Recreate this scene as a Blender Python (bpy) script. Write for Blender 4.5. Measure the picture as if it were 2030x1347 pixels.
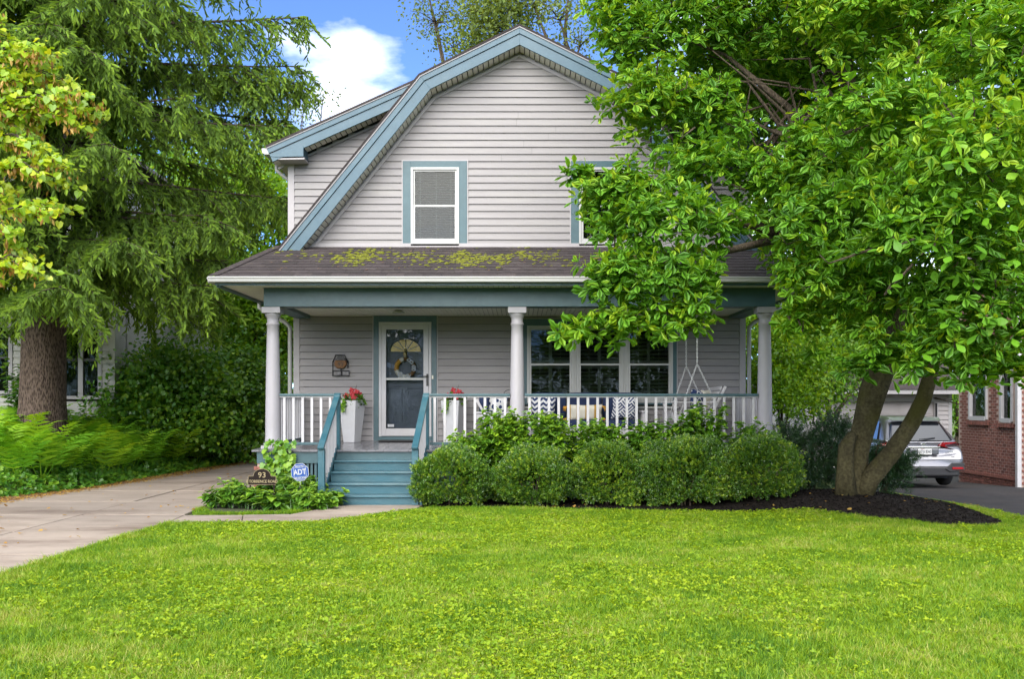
import bpy, math, random
import numpy as np
from mathutils import Vector, Matrix

for o in list(bpy.data.objects):
    bpy.data.objects.remove(o)
SC = bpy.context.scene
COL = SC.collection
rad = math.radians
random.seed(11)
RNG = np.random.default_rng(7)

# ------------------------------------------------------------------ camera, sky, sun, exposure
F, CX, CY, EH = 2065.0, 1030.0, 800.0, 1.61
cam_d = bpy.data.cameras.new('camera')
cam = bpy.data.objects.new('camera', cam_d)
COL.objects.link(cam)
cam.location = (0, 0, EH)
cam.rotation_euler = (rad(90), 0, 0)
cam_d.sensor_width = 36.0
cam_d.lens = 36.0 * F / 2030.0
cam_d.shift_x = -15.0 / 2030.0
cam_d.shift_y = 126.5 / 2030.0
cam_d.clip_start = 0.1
cam_d.clip_end = 1500
SC.camera = cam

SUN_EL, SUN_AZ = 36.0, 194.0      # azimuth measured clockwise from +Y
sd = bpy.data.lights.new('sun', 'SUN')
sd.energy = 1.1
sd.angle = rad(66)
sd.color = (1.0, 0.95, 0.86)
sun = bpy.data.objects.new('sun', sd)
COL.objects.link(sun)
sdir = Vector((math.sin(rad(SUN_AZ)) * math.cos(rad(SUN_EL)), math.cos(rad(SUN_AZ)) * math.cos(rad(SUN_EL)), math.sin(rad(SUN_EL))))
sun.rotation_euler = (-sdir).to_track_quat('-Z', 'Y').to_euler()
sun.location = (0, 0, 30)

world = bpy.data.worlds.new('World')
SC.world = world
world.use_nodes = True
wt = world.node_tree
wt.nodes.clear()
def wn(t, **k):
    n = wt.nodes.new(t)
    for a, b in k.items():
        setattr(n, a, b)
    return n
sky = wn('ShaderNodeTexSky', sky_type='NISHITA', sun_disc=False)
sky.sun_elevation = rad(SUN_EL)
sky.sun_rotation = rad(SUN_AZ)
sky.air_density = 0.5
sky.altitude = 1500
sky.dust_density = 0.0
sky.ozone_density = 6.0
bgs = wn('ShaderNodeBackground'); bgs.inputs['Strength'].default_value = 0.055
bgc = wn('ShaderNodeBackground'); bgc.inputs['Strength'].default_value = 0.42
bgc.inputs['Color'].default_value = (0.93, 0.95, 1.0, 1)
tc = wn('ShaderNodeTexCoord')
mp = wn('ShaderNodeMapping'); mp.inputs['Scale'].default_value = (1.0, 1.0, 2.4)
mp.inputs['Location'].default_value = (0.35, 0.0, 0.1)
nz = wn('ShaderNodeTexNoise'); nz.inputs['Scale'].default_value = 6.5; nz.inputs['Detail'].default_value = 7.0
nz.inputs['Roughness'].default_value = 0.55
# one bank of cloud left of the gable
cdir = Vector(((700 - CX) / F, 1.0, (CY - 150) / F)).normalized()
vs = wn('ShaderNodeVectorMath', operation='DISTANCE'); vs.inputs[1].default_value = cdir
mr = wn('ShaderNodeMapRange'); mr.inputs['From Min'].default_value = 0.015; mr.inputs['From Max'].default_value = 0.125
mr.inputs['To Min'].default_value = 0.18; mr.inputs['To Max'].default_value = 0.0
vs2 = wn('ShaderNodeVectorMath', operation='DISTANCE'); vs2.inputs[1].default_value = Vector(((690 - CX) / F, 1.0, (CY + 60) / F)).normalized()
mr2 = wn('ShaderNodeMapRange'); mr2.inputs['From Min'].default_value = 0.05; mr2.inputs['From Max'].default_value = 0.55
mr2.inputs['To Min'].default_value = -0.30; mr2.inputs['To Max'].default_value = 0.0
ad2 = wn('ShaderNodeMath', operation='ADD')
ad = wn('ShaderNodeMath', operation='ADD')
rp = wn('ShaderNodeValToRGB'); rp.color_ramp.elements[0].position = 0.35; rp.color_ramp.elements[1].position = 0.68
ms = wn('ShaderNodeMixShader'); wo = wn('ShaderNodeOutputWorld')
L = wt.links.new
L(tc.outputs['Generated'], mp.inputs['Vector']); L(mp.outputs[0], nz.inputs['Vector'])
L(tc.outputs['Generated'], vs.inputs[0]); L(vs.outputs['Value'], mr.inputs['Value'])
L(nz.outputs['Fac'], ad.inputs[0]); L(mr.outputs[0], ad.inputs[1]); L(tc.outputs['Generated'], vs2.inputs[0]); L(vs2.outputs['Value'], mr2.inputs['Value']); L(ad.outputs[0], ad2.inputs[0]); L(mr2.outputs[0], ad2.inputs[1]); L(ad2.outputs[0], rp.inputs[0])
L(sky.outputs[0], bgs.inputs['Color'])
L(rp.outputs['Color'], ms.inputs[0]); L(bgs.outputs[0], ms.inputs[1]); L(bgc.outputs[0], ms.inputs[2])
L(ms.outputs[0], wo.inputs['Surface'])

SC.view_settings.view_transform = 'Standard'
SC.view_settings.look = 'None'
SC.view_settings.gamma = 1.0
SC.view_settings.use_curve_mapping = False
SC.view_settings.exposure = 2.8
SC.render.engine = 'CYCLES'
SC.cycles.use_denoising = True
SC.cycles.max_bounces = 14
SC.cycles.diffuse_bounces = 10
SC.cycles.transmission_bounces = 8
SC.cycles.glossy_bounces = 3
SC.cycles.transparent_max_bounces = 12
SC.cycles.caustics_reflective = False
SC.cycles.caustics_refractive = False
SC.cycles.use_adaptive_sampling = True
SC.cycles.adaptive_threshold = 0.015

# ------------------------------------------------------------------ helpers
def X(px, Y): return (px - CX) * Y / F
def Z(py, Y): return EH + (CY - py) * Y / F

ORG = {}
def tag(o, label=None, cat=None, group=None, kind=None):
    if label: o['label'] = label
    if cat: o['category'] = cat
    if group: o['group'] = group
    if kind: o['kind'] = kind
    return o
def empty(name, loc, label=None, cat=None, group=None, rz=0.0, parent=None):
    o = bpy.data.objects.new(name, None)
    COL.objects.link(o)
    o.empty_display_size = 0.2
    o.rotation_euler = (0, 0, rz)
    if parent is not None:
        org = ORG.get(parent.name, (0, 0, 0))
        o.parent = parent
        o.location = tuple(a - b for a, b in zip(loc, org))
    else:
        o.location = loc
    ORG[o.name] = (0, 0, 0) if rz else tuple(loc)
    return tag(o, label, cat, group)
def copy_tree(o, parent=None):
    c = o.copy(); COL.objects.link(c)
    if parent is not None: c.parent = parent
    ORG[c.name] = ORG.get(o.name, (0, 0, 0))
    for ch in list(o.children): copy_tree(ch, c)
    return c
def link(name, me, mat=None, parent=None, loc=None, rot=None, scale=None, mw=None):
    """an object that uses ready mesh data; loc is a world point (parents are translated only)"""
    o = bpy.data.objects.new(name, me); COL.objects.link(o)
    if mat is not None and me is not None and not me.materials: me.materials.append(mat)
    org = ORG.get(parent.name, (0, 0, 0)) if parent is not None else (0, 0, 0)
    if parent is not None: o.parent = parent
    ORG[o.name] = org
    if mw is not None:
        o.matrix_basis = Matrix.Translation(-Vector(org)) @ mw
    else:
        if loc is not None: o.location = tuple(a - b for a, b in zip(loc, org))
        if rot is not None: o.rotation_euler = rot
        if scale is not None: o.scale = scale
    return o

class MB:
    def __init__(s): s.v = []; s.f = []
    def add(s, V, Fc):
        k = len(s.v); s.v += [tuple(p) for p in V]; s.f += [tuple(i + k for i in q) for q in Fc]; return s
    def box(s, x0, x1, y0, y1, z0, z1):
        return s.add([(x0,y0,z0),(x1,y0,z0),(x1,y1,z0),(x0,y1,z0),(x0,y0,z1),(x1,y0,z1),(x1,y1,z1),(x0,y1,z1)],
                     [(3,2,1,0),(4,5,6,7),(0,1,5,4),(1,2,6,5),(2,3,7,6),(3,0,4,7)])
    def obox(s, c, ux, uy, uz, hx, hy, hz):
        c, ux, uy, uz = map(Vector, (c, ux, uy, uz))
        V = [c + ux*hx*a + uy*hy*b + uz*hz*d for d in (-1,1) for a, b in ((-1,-1),(1,-1),(1,1),(-1,1))]
        return s.add(V, [(3,2,1,0),(4,5,6,7),(0,1,5,4),(1,2,6,5),(2,3,7,6),(3,0,4,7)])
    def beam(s, p, q, w, h, up=(0,0,1)):
        p, q = Vector(p), Vector(q); d = (q-p); l = d.length; d.normalize()
        x = d.cross(Vector(up)).normalized(); u = x.cross(d)
        return s.obox((p+q)/2, d, x, u, l/2, w/2, h/2)
    def prism(s, poly, axis, a, b):
        n = len(poly); V = []
        for t in (a, b):
            for p in poly:
                V.append((t,p[0],p[1]) if axis=='x' else (p[0],t,p[1]) if axis=='y' else (p[0],p[1],t))
        Fc = [tuple(range(n)), tuple(range(2*n-1, n-1, -1))] + [(i, i+n, (i+1)%n+n, (i+1)%n) for i in range(n)]
        return s.add(V, Fc)
    def tube(s, pts, r, n=8, cap=True, lump=0.0, seed=0):
        pts = [Vector(p) for p in pts]; m = len(pts)
        if not hasattr(r, '__len__'): r = [r]*m
        rr = random.Random(seed); V = []
        ref = Vector((0.31, 0.17, 0.93)).normalized()
        d0 = (pts[-1]-pts[0]).normalized()
        if abs(d0.dot(ref)) > 0.8: ref = Vector((0.95, 0.2, 0.1)).normalized()
        for i, p in enumerate(pts):
            d = (pts[min(i+1,m-1)] - pts[max(i-1,0)]).normalized()
            a = d.cross(ref).normalized(); b = d.cross(a)
            for k in range(n):
                t = 2*math.pi*k/n
                q = r[i]*(1+lump*(math.sin(3*t+i*0.9+seed)+0.7*math.sin(5*t-i*1.3)+rr.uniform(-.6,.6)))
                V.append(p + a*math.cos(t)*q + b*math.sin(t)*q)
        Fc = [(i*n+k, i*n+(k+1)%n, (i+1)*n+(k+1)%n, (i+1)*n+k) for i in range(m-1) for k in range(n)]
        if cap: Fc += [tuple(range(n-1,-1,-1)), tuple(range((m-1)*n, m*n))]
        return s.add(V, Fc)
    def lathe(s, prof, c=(0,0,0), n=24):
        m = len(prof); V = [(c[0]+r*math.cos(2*math.pi*k/n), c[1]+r*math.sin(2*math.pi*k/n), c[2]+z) for r, z in prof for k in range(n)]
        Fc = [(i*n+k, i*n+(k+1)%n, (i+1)*n+(k+1)%n, (i+1)*n+k) for i in range(m-1) for k in range(n)]
        Fc += [tuple(range(n-1,-1,-1)), tuple(range((m-1)*n, m*n))]
        return s.add(V, Fc)
    def grid(s, fn, nu, nv):
        V = [fn(i/nu, j/nv) for j in range(nv+1) for i in range(nu+1)]
        return s.add(V, [(j*(nu+1)+i, j*(nu+1)+i+1, (j+1)*(nu+1)+i+1, (j+1)*(nu+1)+i) for j in range(nv) for i in range(nu)])
    def ball(s, c, r, n=10, m=6):
        V = [(c[0], c[1], c[2]-r[2])]
        for j in range(1, m):
            a = math.pi*j/m - math.pi/2
            for k in range(n):
                t = 2*math.pi*k/n
                V.append((c[0]+r[0]*math.cos(a)*math.cos(t), c[1]+r[1]*math.cos(a)*math.sin(t), c[2]+r[2]*math.sin(a)))
        V.append((c[0], c[1], c[2]+r[2])); e = len(V)-1
        Fc = [(0, 1+(k+1)%n, 1+k) for k in range(n)]
        Fc += [(1+j*n+k, 1+j*n+(k+1)%n, 1+(j+1)*n+(k+1)%n, 1+(j+1)*n+k) for j in range(m-2) for k in range(n)]
        Fc += [(e, 1+(m-2)*n+k, 1+(m-2)*n+(k+1)%n) for k in range(n)]
        return s.add(V, Fc)
    def mesh(s, name, org=(0,0,0), smooth=False):
        me = bpy.data.meshes.new(name)
        me.from_pydata([(a-org[0], b-org[1], c-org[2]) for a, b, c in s.v], [], s.f)
        if smooth: me.polygons.foreach_set('use_smooth', [True]*len(me.polygons))
        me.update(); return me
    def build(s, name, mat, parent=None, smooth=False, bev=0.0, kind=None, local=False, label=None):
        org = ORG.get(parent.name, (0,0,0)) if (parent is not None and not local) else (0,0,0)
        me = s.mesh(name, org, smooth)
        o = bpy.data.objects.new(name, me); COL.objects.link(o)
        if mat is not None: me.materials.append(mat)
        if parent is not None: o.parent = parent
        ORG[o.name] = org
        if kind: o['kind'] = kind
        if label: o['label'] = label
        if bev:
            b = o.modifiers.new('bevel', 'BEVEL'); b.width = bev; b.segments = 2; b.limit_method = 'ANGLE'; b.angle_limit = rad(40)
        return o

def text(name, body, size, loc, mat, parent=None, rot=(math.pi/2,0,0), ext=0.002, sx=1.0, local=False, space=1.0, bold=0.0):
    cu = bpy.data.curves.new(name, 'FONT'); cu.body = body; cu.size = size; cu.extrude = ext; cu.offset = bold
    cu.align_x = 'CENTER'; cu.align_y = 'CENTER'; cu.space_character = space; cu.resolution_u = 3
    cu.materials.append(mat)
    o = bpy.data.objects.new(name, cu); COL.objects.link(o)
    org = ORG.get(parent.name, (0,0,0)) if (parent is not None and not local) else (0,0,0)
    if parent is not None: o.parent = parent
    o.location = tuple(a-b for a, b in zip(loc, org)); o.rotation_euler = rot; o.scale = (sx, 1, 1)
    return o

# ------------------------------------------------------------------ materials
def newmat(name):
    m = bpy.data.materials.new(name); m.use_nodes = True
    nt = m.node_tree; nt.nodes.clear()
    def N(t, **k):
        n = nt.nodes.new(t)
        for a, b in k.items(): setattr(n, a, b)
        return n
    return m, nt, N, nt.links.new
def c4(c): return (c[0], c[1], c[2], 1.0)
def ramp(N, stops):
    r = N('ShaderNodeValToRGB'); e = r.color_ramp.elements
    e[0].position, e[0].color = stops[0][0], c4(stops[0][1])
    e[1].position, e[1].color = stops[-1][0], c4(stops[-1][1])
    for p, c in stops[1:-1]:
        k = e.new(p); k.color = c4(c)
    return r
def paint(name, rgb, rough=0.5, var=0.12, scale=6.0, stretch=(1,1,1), bump=0.15, bscale=60.0, metal=0.0, dirt=None, dirt_amt=0.35, coat=0.0, rnd=0.0, spec=0.5, hue=None):
    """painted or solid surface: base colour wandering by noise, worn/dirty blotches, fine relief"""
    m, nt, N, L = newmat(name)
    b = N('ShaderNodeBsdfPrincipled'); o = N('ShaderNodeOutputMaterial'); L(b.outputs[0], o.inputs[0])
    g = N('ShaderNodeNewGeometry'); mp = N('ShaderNodeMapping'); mp.inputs['Scale'].default_value = stretch
    L(g.outputs['Position'], mp.inputs['Vector'])
    n1 = N('ShaderNodeTexNoise'); n1.inputs['Scale'].default_value = scale; n1.inputs['Detail'].default_value = 6; n1.inputs['Roughness'].default_value = 0.65
    L(mp.outputs[0], n1.inputs['Vector'])
    lo = tuple(max(0, v*(1-var)) for v in rgb); hi = tuple(min(1, v*(1+var)) for v in (hue or rgb))
    r = ramp(N, [(0.3, lo), (0.7, hi)]); L(n1.outputs['Fac'], r.inputs[0])
    col = r.outputs[0]
    if dirt:
        n2 = N('ShaderNodeTexNoise'); n2.inputs['Scale'].default_value = scale*0.37; n2.inputs['Detail'].default_value = 8; n2.inputs['Roughness'].default_value = 0.7
        L(mp.outputs[0], n2.inputs['Vector'])
        mr = N('ShaderNodeMapRange'); mr.inputs['From Min'].default_value = 0.48; mr.inputs['From Max'].default_value = 0.72; mr.inputs['To Max'].default_value = dirt_amt
        L(n2.outputs['Fac'], mr.inputs[0])
        mx = N('ShaderNodeMix', data_type='RGBA'); L(mr.outputs[0], mx.inputs['Factor']); L(col, mx.inputs['A']); mx.inputs['B'].default_value = c4(dirt)
        col = mx.outputs['Result']
    if rnd:
        oi = N('ShaderNodeObjectInfo'); mr2 = N('ShaderNodeMapRange'); mr2.inputs['To Min'].default_value = 1-rnd; mr2.inputs['To Max'].default_value = 1+rnd
        L(oi.outputs['Random'], mr2.inputs[0])
        vm = N('ShaderNodeVectorMath', operation='SCALE'); L(col, vm.inputs[0]); L(mr2.outputs[0], vm.inputs['Scale']); col = vm.outputs[0]
    L(col, b.inputs['Base Color'])
    b.inputs['Roughness'].default_value = rough; b.inputs['Metallic'].default_value = metal
    b.inputs['Coat Weight'].default_value = coat; b.inputs['Specular IOR Level'].default_value = spec
    if bump:
        n3 = N('ShaderNodeTexNoise'); n3.inputs['Scale'].default_value = bscale; n3.inputs['Detail'].default_value = 4
        L(mp.outputs[0], n3.inputs['Vector'])
        bp = N('ShaderNodeBump'); bp.inputs['Strength'].default_value = bump; bp.inputs['Distance'].default_value = 0.02
        L(n3.outputs['Fac'], bp.inputs['Height']); L(bp.outputs[0], b.inputs['Normal'])
    return m
def leafmat(name, dark, mid, light, trans=0.35, gloss=0.06, rough=0.4, inst=False, world_var=0.0, wscale=0.6, dry=None):
    """foliage: tone attribute (or per-instance random) picks young/old leaf colour; light passes through"""
    m, nt, N, L = newmat(name)
    o = N('ShaderNodeOutputMaterial')
    if inst:
        src = N('ShaderNodeObjectInfo').outputs['Random']
    else:
        a = N('ShaderNodeAttribute'); a.attribute_name = 'tone'; src = a.outputs['Fac']
    if world_var:
        g = N('ShaderNodeNewGeometry'); n = N('ShaderNodeTexNoise'); n.inputs['Scale'].default_value = wscale; n.inputs['Detail'].default_value = 5
        L(g.outputs['Position'], n.inputs['Vector'])
        mr = N('ShaderNodeMapRange'); mr.inputs['From Min'].default_value = 0.3; mr.inputs['From Max'].default_value = 0.7
        mr.inputs['To Min'].default_value = -world_var; mr.inputs['To Max'].default_value = world_var
        L(n.outputs['Fac'], mr.inputs[0])
        ad = N('ShaderNodeMath', operation='ADD'); L(src, ad.inputs[0]); L(mr.outputs[0], ad.inputs[1]); src = ad.outputs[0]
    st = [(0.0, dark), (0.5, mid), (1.0, light)]
    if dry: st = [(0.0, dark), (0.45, mid), (0.85, light), (1.0, dry)]
    r = ramp(N, st); L(src, r.inputs[0])
    d = N('ShaderNodeBsdfDiffuse'); t = N('ShaderNodeBsdfTranslucent'); gl = N('ShaderNodeBsdfGlossy'); gl.inputs['Roughness'].default_value = rough
    L(r.outputs[0], d.inputs[0])
    hv = N('ShaderNodeMix', data_type='RGBA', blend_type='MULTIPLY'); hv.inputs['Factor'].default_value = 1.0
    hv.inputs['B'].default_value = (1.5, 1.25, 0.6, 1); L(r.outputs[0], hv.inputs['A']); L(hv.outputs['Result'], t.inputs[0])
    m1 = N('ShaderNodeMixShader'); m1.inputs[0].default_value = trans; L(d.outputs[0], m1.inputs[1]); L(t.outputs[0], m1.inputs[2])
    m2 = N('ShaderNodeMixShader'); m2.inputs[0].default_value = gloss; L(m1.outputs[0], m2.inputs[1]); L(gl.outputs[0], m2.inputs[2])
    L(m2.outputs[0], o.inputs[0])
    return m
def glassmat(name, tint=(0.9,0.95,0.95), refl=0.10, rough=0.02):
    m, nt, N, L = newmat(name)
    o = N('ShaderNodeOutputMaterial'); t = N('ShaderNodeBsdfTransparent'); t.inputs[0].default_value = c4(tint)
    g = N('ShaderNodeBsdfGlossy'); g.inputs['Roughness'].default_value = rough
    lw = N('ShaderNodeLayerWeight'); lw.inputs['Blend'].default_value = 0.2
    mr = N('ShaderNodeMapRange'); mr.inputs['To Min'].default_value = refl; mr.inputs['To Max'].default_value = 0.9
    L(lw.outputs['Fresnel'], mr.inputs[0])
    gm = N('ShaderNodeNewGeometry'); nn = N('ShaderNodeTexNoise'); nn.inputs['Scale'].default_value = 2.5; L(gm.outputs['Position'], nn.inputs['Vector'])
    bp = N('ShaderNodeBump'); bp.inputs['Strength'].default_value = 0.06; bp.inputs['Distance'].default_value = 0.05
    L(nn.outputs['Fac'], bp.inputs['Height']); L(bp.outputs[0], g.inputs['Normal'])
    x = N('ShaderNodeMixShader'); L(mr.outputs[0], x.inputs[0]); L(t.outputs[0], x.inputs[1]); L(g.outputs[0], x.inputs[2]); L(x.outputs[0], o.inputs[0])
    return m
def barkmat(name, a, b, moss=None, scale=9.0, zs=0.22, depth=0.6, smooth=False):
    m, nt, N, L = newmat(name)
    o = N('ShaderNodeOutputMaterial'); p = N('ShaderNodeBsdfPrincipled'); p.inputs['Roughness'].default_value = 0.9; p.inputs['Specular IOR Level'].default_value = 0.15; L(p.outputs[0], o.inputs[0])
    g = N('ShaderNodeNewGeometry'); mp = N('ShaderNodeMapping'); mp.inputs['Scale'].default_value = (1,1,zs); L(g.outputs['Position'], mp.inputs[0])
    v = N('ShaderNodeTexVoronoi'); v.inputs['Scale'].default_value = scale*2.2; L(mp.outputs[0], v.inputs['Vector'])
    n = N('ShaderNodeTexNoise'); n.inputs['Scale'].default_value = scale; n.inputs['Detail'].default_value = 8; n.inputs['Roughness'].default_value = 0.7; L(mp.outputs[0], n.inputs['Vector'])
    ad = N('ShaderNodeMath', operation='MULTIPLY'); L(v.outputs['Distance'], ad.inputs[0]); L(n.outputs['Fac'], ad.inputs[1])
    if smooth:
        n9 = N('ShaderNodeTexNoise'); n9.inputs['Scale'].default_value = scale*5; n9.inputs['Detail'].default_value = 5; L(g.outputs['Position'], n9.inputs['Vector'])
        nt.links.remove(ad.inputs[0].links[0]); L(n9.outputs['Fac'], ad.inputs[0])
    r = ramp(N, [(0.05, b), (0.35, a)]); L(ad.outputs[0], r.inputs[0]); col = r.outputs[0]
    if moss:
        n2 = N('ShaderNodeTexNoise'); n2.inputs['Scale'].default_value = 2.2; n2.inputs['Detail'].default_value = 7; L(g.outputs['Position'], n2.inputs['Vector'])
        mr = N('ShaderNodeMapRange'); mr.inputs['From Min'].default_value = 0.45; mr.inputs['From Max'].default_value = 0.62; mr.inputs['To Max'].default_value = 0.75; L(n2.outputs['Fac'], mr.inputs[0])
        mx = N('ShaderNodeMix', data_type='RGBA'); L(mr.outputs[0], mx.inputs['Factor']); L(col, mx.inputs['A']); mx.inputs['B'].default_value = c4(moss); col = mx.outputs['Result']
    L(col, p.inputs['Base Color'])
    bp = N('ShaderNodeBump'); bp.inputs['Strength'].default_value = depth; bp.inputs['Distance'].default_value = 0.04; L(ad.outputs[0], bp.inputs['Height']); L(bp.outputs[0], p.inputs['Normal'])
    return m

M = {}
M['siding'] = paint('lapped_siding', (0.230,0.216,0.218), 0.55, 0.05, 3.0, (0.5,1,6), 0.1, 40, dirt=(0.42,0.41,0.36), dirt_amt=0.22, rnd=0.035)
M['trim'] = paint('grey_trim', (0.33,0.31,0.32), 0.5, 0.05, 4.0, bump=0.05, dirt=(0.4,0.4,0.36), dirt_amt=0.2)
M['teal'] = paint('teal_paint', (0.042,0.094,0.112), 0.42, 0.10, 5.0, (1,1,1), 0.12, 50, dirt=(0.09,0.15,0.165), dirt_amt=0.4)
M['teal_step'] = paint('teal_step_paint', (0.026,0.095,0.126), 0.38, 0.10, 7.0, (0.4,1,1), 0.12, 50, dirt=(0.12,0.20,0.22), dirt_amt=0.5)
M['teal_tread'] = paint('worn_teal_tread', (0.035,0.108,0.14), 0.35, 0.15, 4.0, (0.6,2,1), 0.2, 60, dirt=(0.13,0.19,0.20), dirt_amt=0.8)
M['fascia'] = paint('weathered_blue_paint', (0.050,0.105,0.142), 0.45, 0.08, 5.0, dirt=(0.11,0.165,0.19), dirt_amt=0.4)
M['white'] = paint('white_paint', (0.46,0.45,0.47), 0.4, 0.03, 8.0, bump=0.05, dirt=(0.30,0.29,0.26), dirt_amt=0.28)
M['column'] = paint('column_paint', (0.345,0.33,0.355), 0.45, 0.03, 5.0, (1,1,0.4), 0.06, 40, dirt=(0.24,0.23,0.23), dirt_amt=0.3)
M['soffit'] = paint('vinyl_soffit', (0.70,0.68,0.60), 0.5, 0.04, 4.0, bump=0.03, dirt=(0.5,0.5,0.42), dirt_amt=0.2)
M['vinyl'] = paint('white_vinyl', (0.40,0.40,0.39), 0.35, 0.03, 5.0, bump=0.02)
M['shingle'] = paint('roof_shingle', (0.042,0.032,0.033), 0.95, 0.25, 14.0, bump=0.5, bscale=220, dirt=(0.10,0.085,0.07), dirt_amt=0.5, rnd=0.28)
M['moss'] = paint('roof_moss', (0.095,0.095,0.008), 0.95, 0.35, 18.0, bump=0.6, bscale=160, hue=(0.17,0.185,0.012))
M['deck'] = paint('grey_deck_paint', (0.16,0.16,0.18), 0.22, 0.1, 4.0, (1,0.4,1), 0.05, 40, dirt=(0.24,0.24,0.25), dirt_amt=0.3, rnd=0.06)
M['dark'] = paint('dark_backing', (0.015,0.015,0.017), 0.8, 0.1, bump=0)  # near-black; stands in for shade behind boards, under the deck, in windows
M['room'] = paint('dim_room', (0.025,0.024,0.024), 0.9, 0.3, 1.3, bump=0)
M['blind'] = paint('blind_slat', (0.27,0.30,0.30), 0.6, 0.05, bump=0)
M['shutter'] = paint('shutter_louvre', (0.15,0.16,0.14), 0.6, 0.05, bump=0)
M['glass'] = glassmat('window_glass', (0.66,0.70,0.69), 0.010)
M['doorglass'] = glassmat('storm_glass', (0.82,0.84,0.85), 0.004)
M['navydoor'] = paint('navy_door_paint', (0.035,0.05,0.085), 0.4, 0.1, 5.0)
M['brass'] = paint('aged_brass', (0.30,0.23,0.10), 0.35, 0.15, 20, metal=0.8)
M['black'] = paint('black_metal', (0.018,0.018,0.02), 0.45, 0.2, 30)
M['navy'] = paint('navy_fabric', (0.014,0.026,0.075), 0.9, 0.15, 30, bump=0.3, bscale=300)
M['cream'] = paint('cream_fabric', (0.68,0.64,0.55), 0.9, 0.06, 20, bump=0.25, bscale=300)
M['wood'] = paint('brown_wicker', (0.17,0.08,0.03), 0.7, 0.35, 40, bump=0.4, bscale=120)
M['brick'] = paint('red_brick', (0.15,0.05,0.037), 0.85, 0.3, 22, bump=0.4, bscale=90, rnd=0.35, hue=(0.21,0.085,0.065))
M['mortar'] = paint('mortar', (0.40,0.30,0.26), 0.95, 0.15, 14, bump=0.3)
M['concrete'] = paint('old_concrete', (0.30,0.245,0.20), 0.9, 0.16, 2.0, (0.5,1,1), bump=0.35, bscale=110, dirt=(0.115,0.072,0.048), dirt_amt=0.95, rnd=0.06)
M['asphalt'] = paint('asphalt', (0.04,0.039,0.041), 0.9, 0.3, 3.0, spec=0.25, bump=0.5, bscale=170, dirt=(0.085,0.066,0.056), dirt_amt=0.5)
M['soil'] = paint('garden_soil', (0.035,0.03,0.018), 0.95, 0.4, 3.0, bump=0.6, bscale=40, hue=(0.05,0.06,0.02))
M['turf'] = paint('turf_soil', (0.06,0.085,0.012), 0.95, 0.35, 2.0, bump=0.6, bscale=60, hue=(0.09,0.13,0.015))
M['mulch'] = paint('black_mulch', (0.008,0.006,0.005), 0.9, 0.6, 30, spec=0.12, bump=0.9, bscale=70, hue=(0.02,0.015,0.012))
M['chip'] = paint('bark_chip', (0.009,0.007,0.006), 0.85, 0.5, 18, spec=0.12, bump=0.3)
M['litter'] = paint('needle_litter', (0.13,0.062,0.028), 0.95, 0.5, 12, bump=0.7, bscale=50, hue=(0.22,0.12,0.06))
M['bark'] = barkmat('smooth_bark', (0.085,0.073,0.036), (0.012,0.010,0.006), moss=(0.052,0.050,0.010), scale=5, zs=0.45, depth=0.5, smooth=True)
M['spruce_bark'] = barkmat('scaly_bark', (0.16,0.115,0.09), (0.024,0.016,0.013), scale=17, zs=0.30, depth=1.0)
M['twig'] = barkmat('twig_bark', (0.09,0.07,0.05), (0.03,0.024,0.018), scale=16, zs=0.4)
M['carpaint'] = paint('silver_car_paint', (0.19,0.19,0.205), 0.28, 0.03, 3.0, bump=0, metal=0.75, coat=0.6)
M['carblack'] = paint('black_plastic', (0.02,0.02,0.022), 0.5, 0.1, bump=0.05)
M['carglass'] = paint('tinted_car_glass', (0.012,0.014,0.018), 0.05, 0.1, bump=0, coat=0.5, spec=0.9)
M['tyre'] = paint('tyre_rubber', (0.012,0.012,0.012), 0.85, 0.2, 20)
M['lamp_red'] = paint('red_lamp_lens', (0.33,0.008,0.012), 0.12, 0.25, 18, bump=0, coat=0.8)
M['chrome'] = paint('chrome', (0.75,0.75,0.77), 0.12, 0.03, bump=0, metal=1.0)
M['plate'] = paint('plate_white', (0.66,0.66,0.64), 0.4, 0.05, bump=0)
M['ink'] = paint('dark_ink', (0.02,0.025,0.06), 0.5, 0.1, bump=0)
M['signblue'] = paint('sign_blue', (0.008,0.06,0.27), 0.35, 0.06, bump=0)
M['signwhite'] = paint('sign_white', (0.42,0.43,0.46), 0.35, 0.03, bump=0)
M['gold'] = paint('gold_paint', (0.30,0.24,0.13), 0.4, 0.1, 20, bump=0)
M['bronze'] = paint('dark_bronze', (0.018,0.013,0.011), 0.5, 0.2, 20, spec=0.08)
M['wax'] = paint('candle_wax', (0.72,0.70,0.62), 0.5, 0.03, bump=0)
M['redflower'] = paint('red_petal', (0.33,0.010,0.018), 0.6, 0.3, 40, bump=0, hue=(0.50,0.05,0.06))
M['pot'] = paint('white_planter', (0.52,0.52,0.54), 0.4, 0.04, 5, bump=0.05)
M['mustard'] = paint('mustard_yarn', (0.50,0.25,0.03), 0.9, 0.2, 40)
M['rope'] = paint('white_chain', (0.62,0.62,0.62), 0.4, 0.05, bump=0, metal=0.3)
M['rubber'] = paint('doormat_fibre', (0.03,0.028,0.028), 0.95, 0.4, 60, bump=0.6, bscale=150)
M['garage'] = paint('garage_siding', (0.46,0.43,0.44), 0.6, 0.05, 2.0, bump=0.05, dirt=(0.45,0.42,0.4), dirt_amt=0.25)
M['neighbour'] = paint('pale_clapboard', (0.40,0.39,0.36), 0.6, 0.06, 2.0, bump=0.08, dirt=(0.34,0.34,0.28), dirt_amt=0.3, rnd=0.05)

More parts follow.
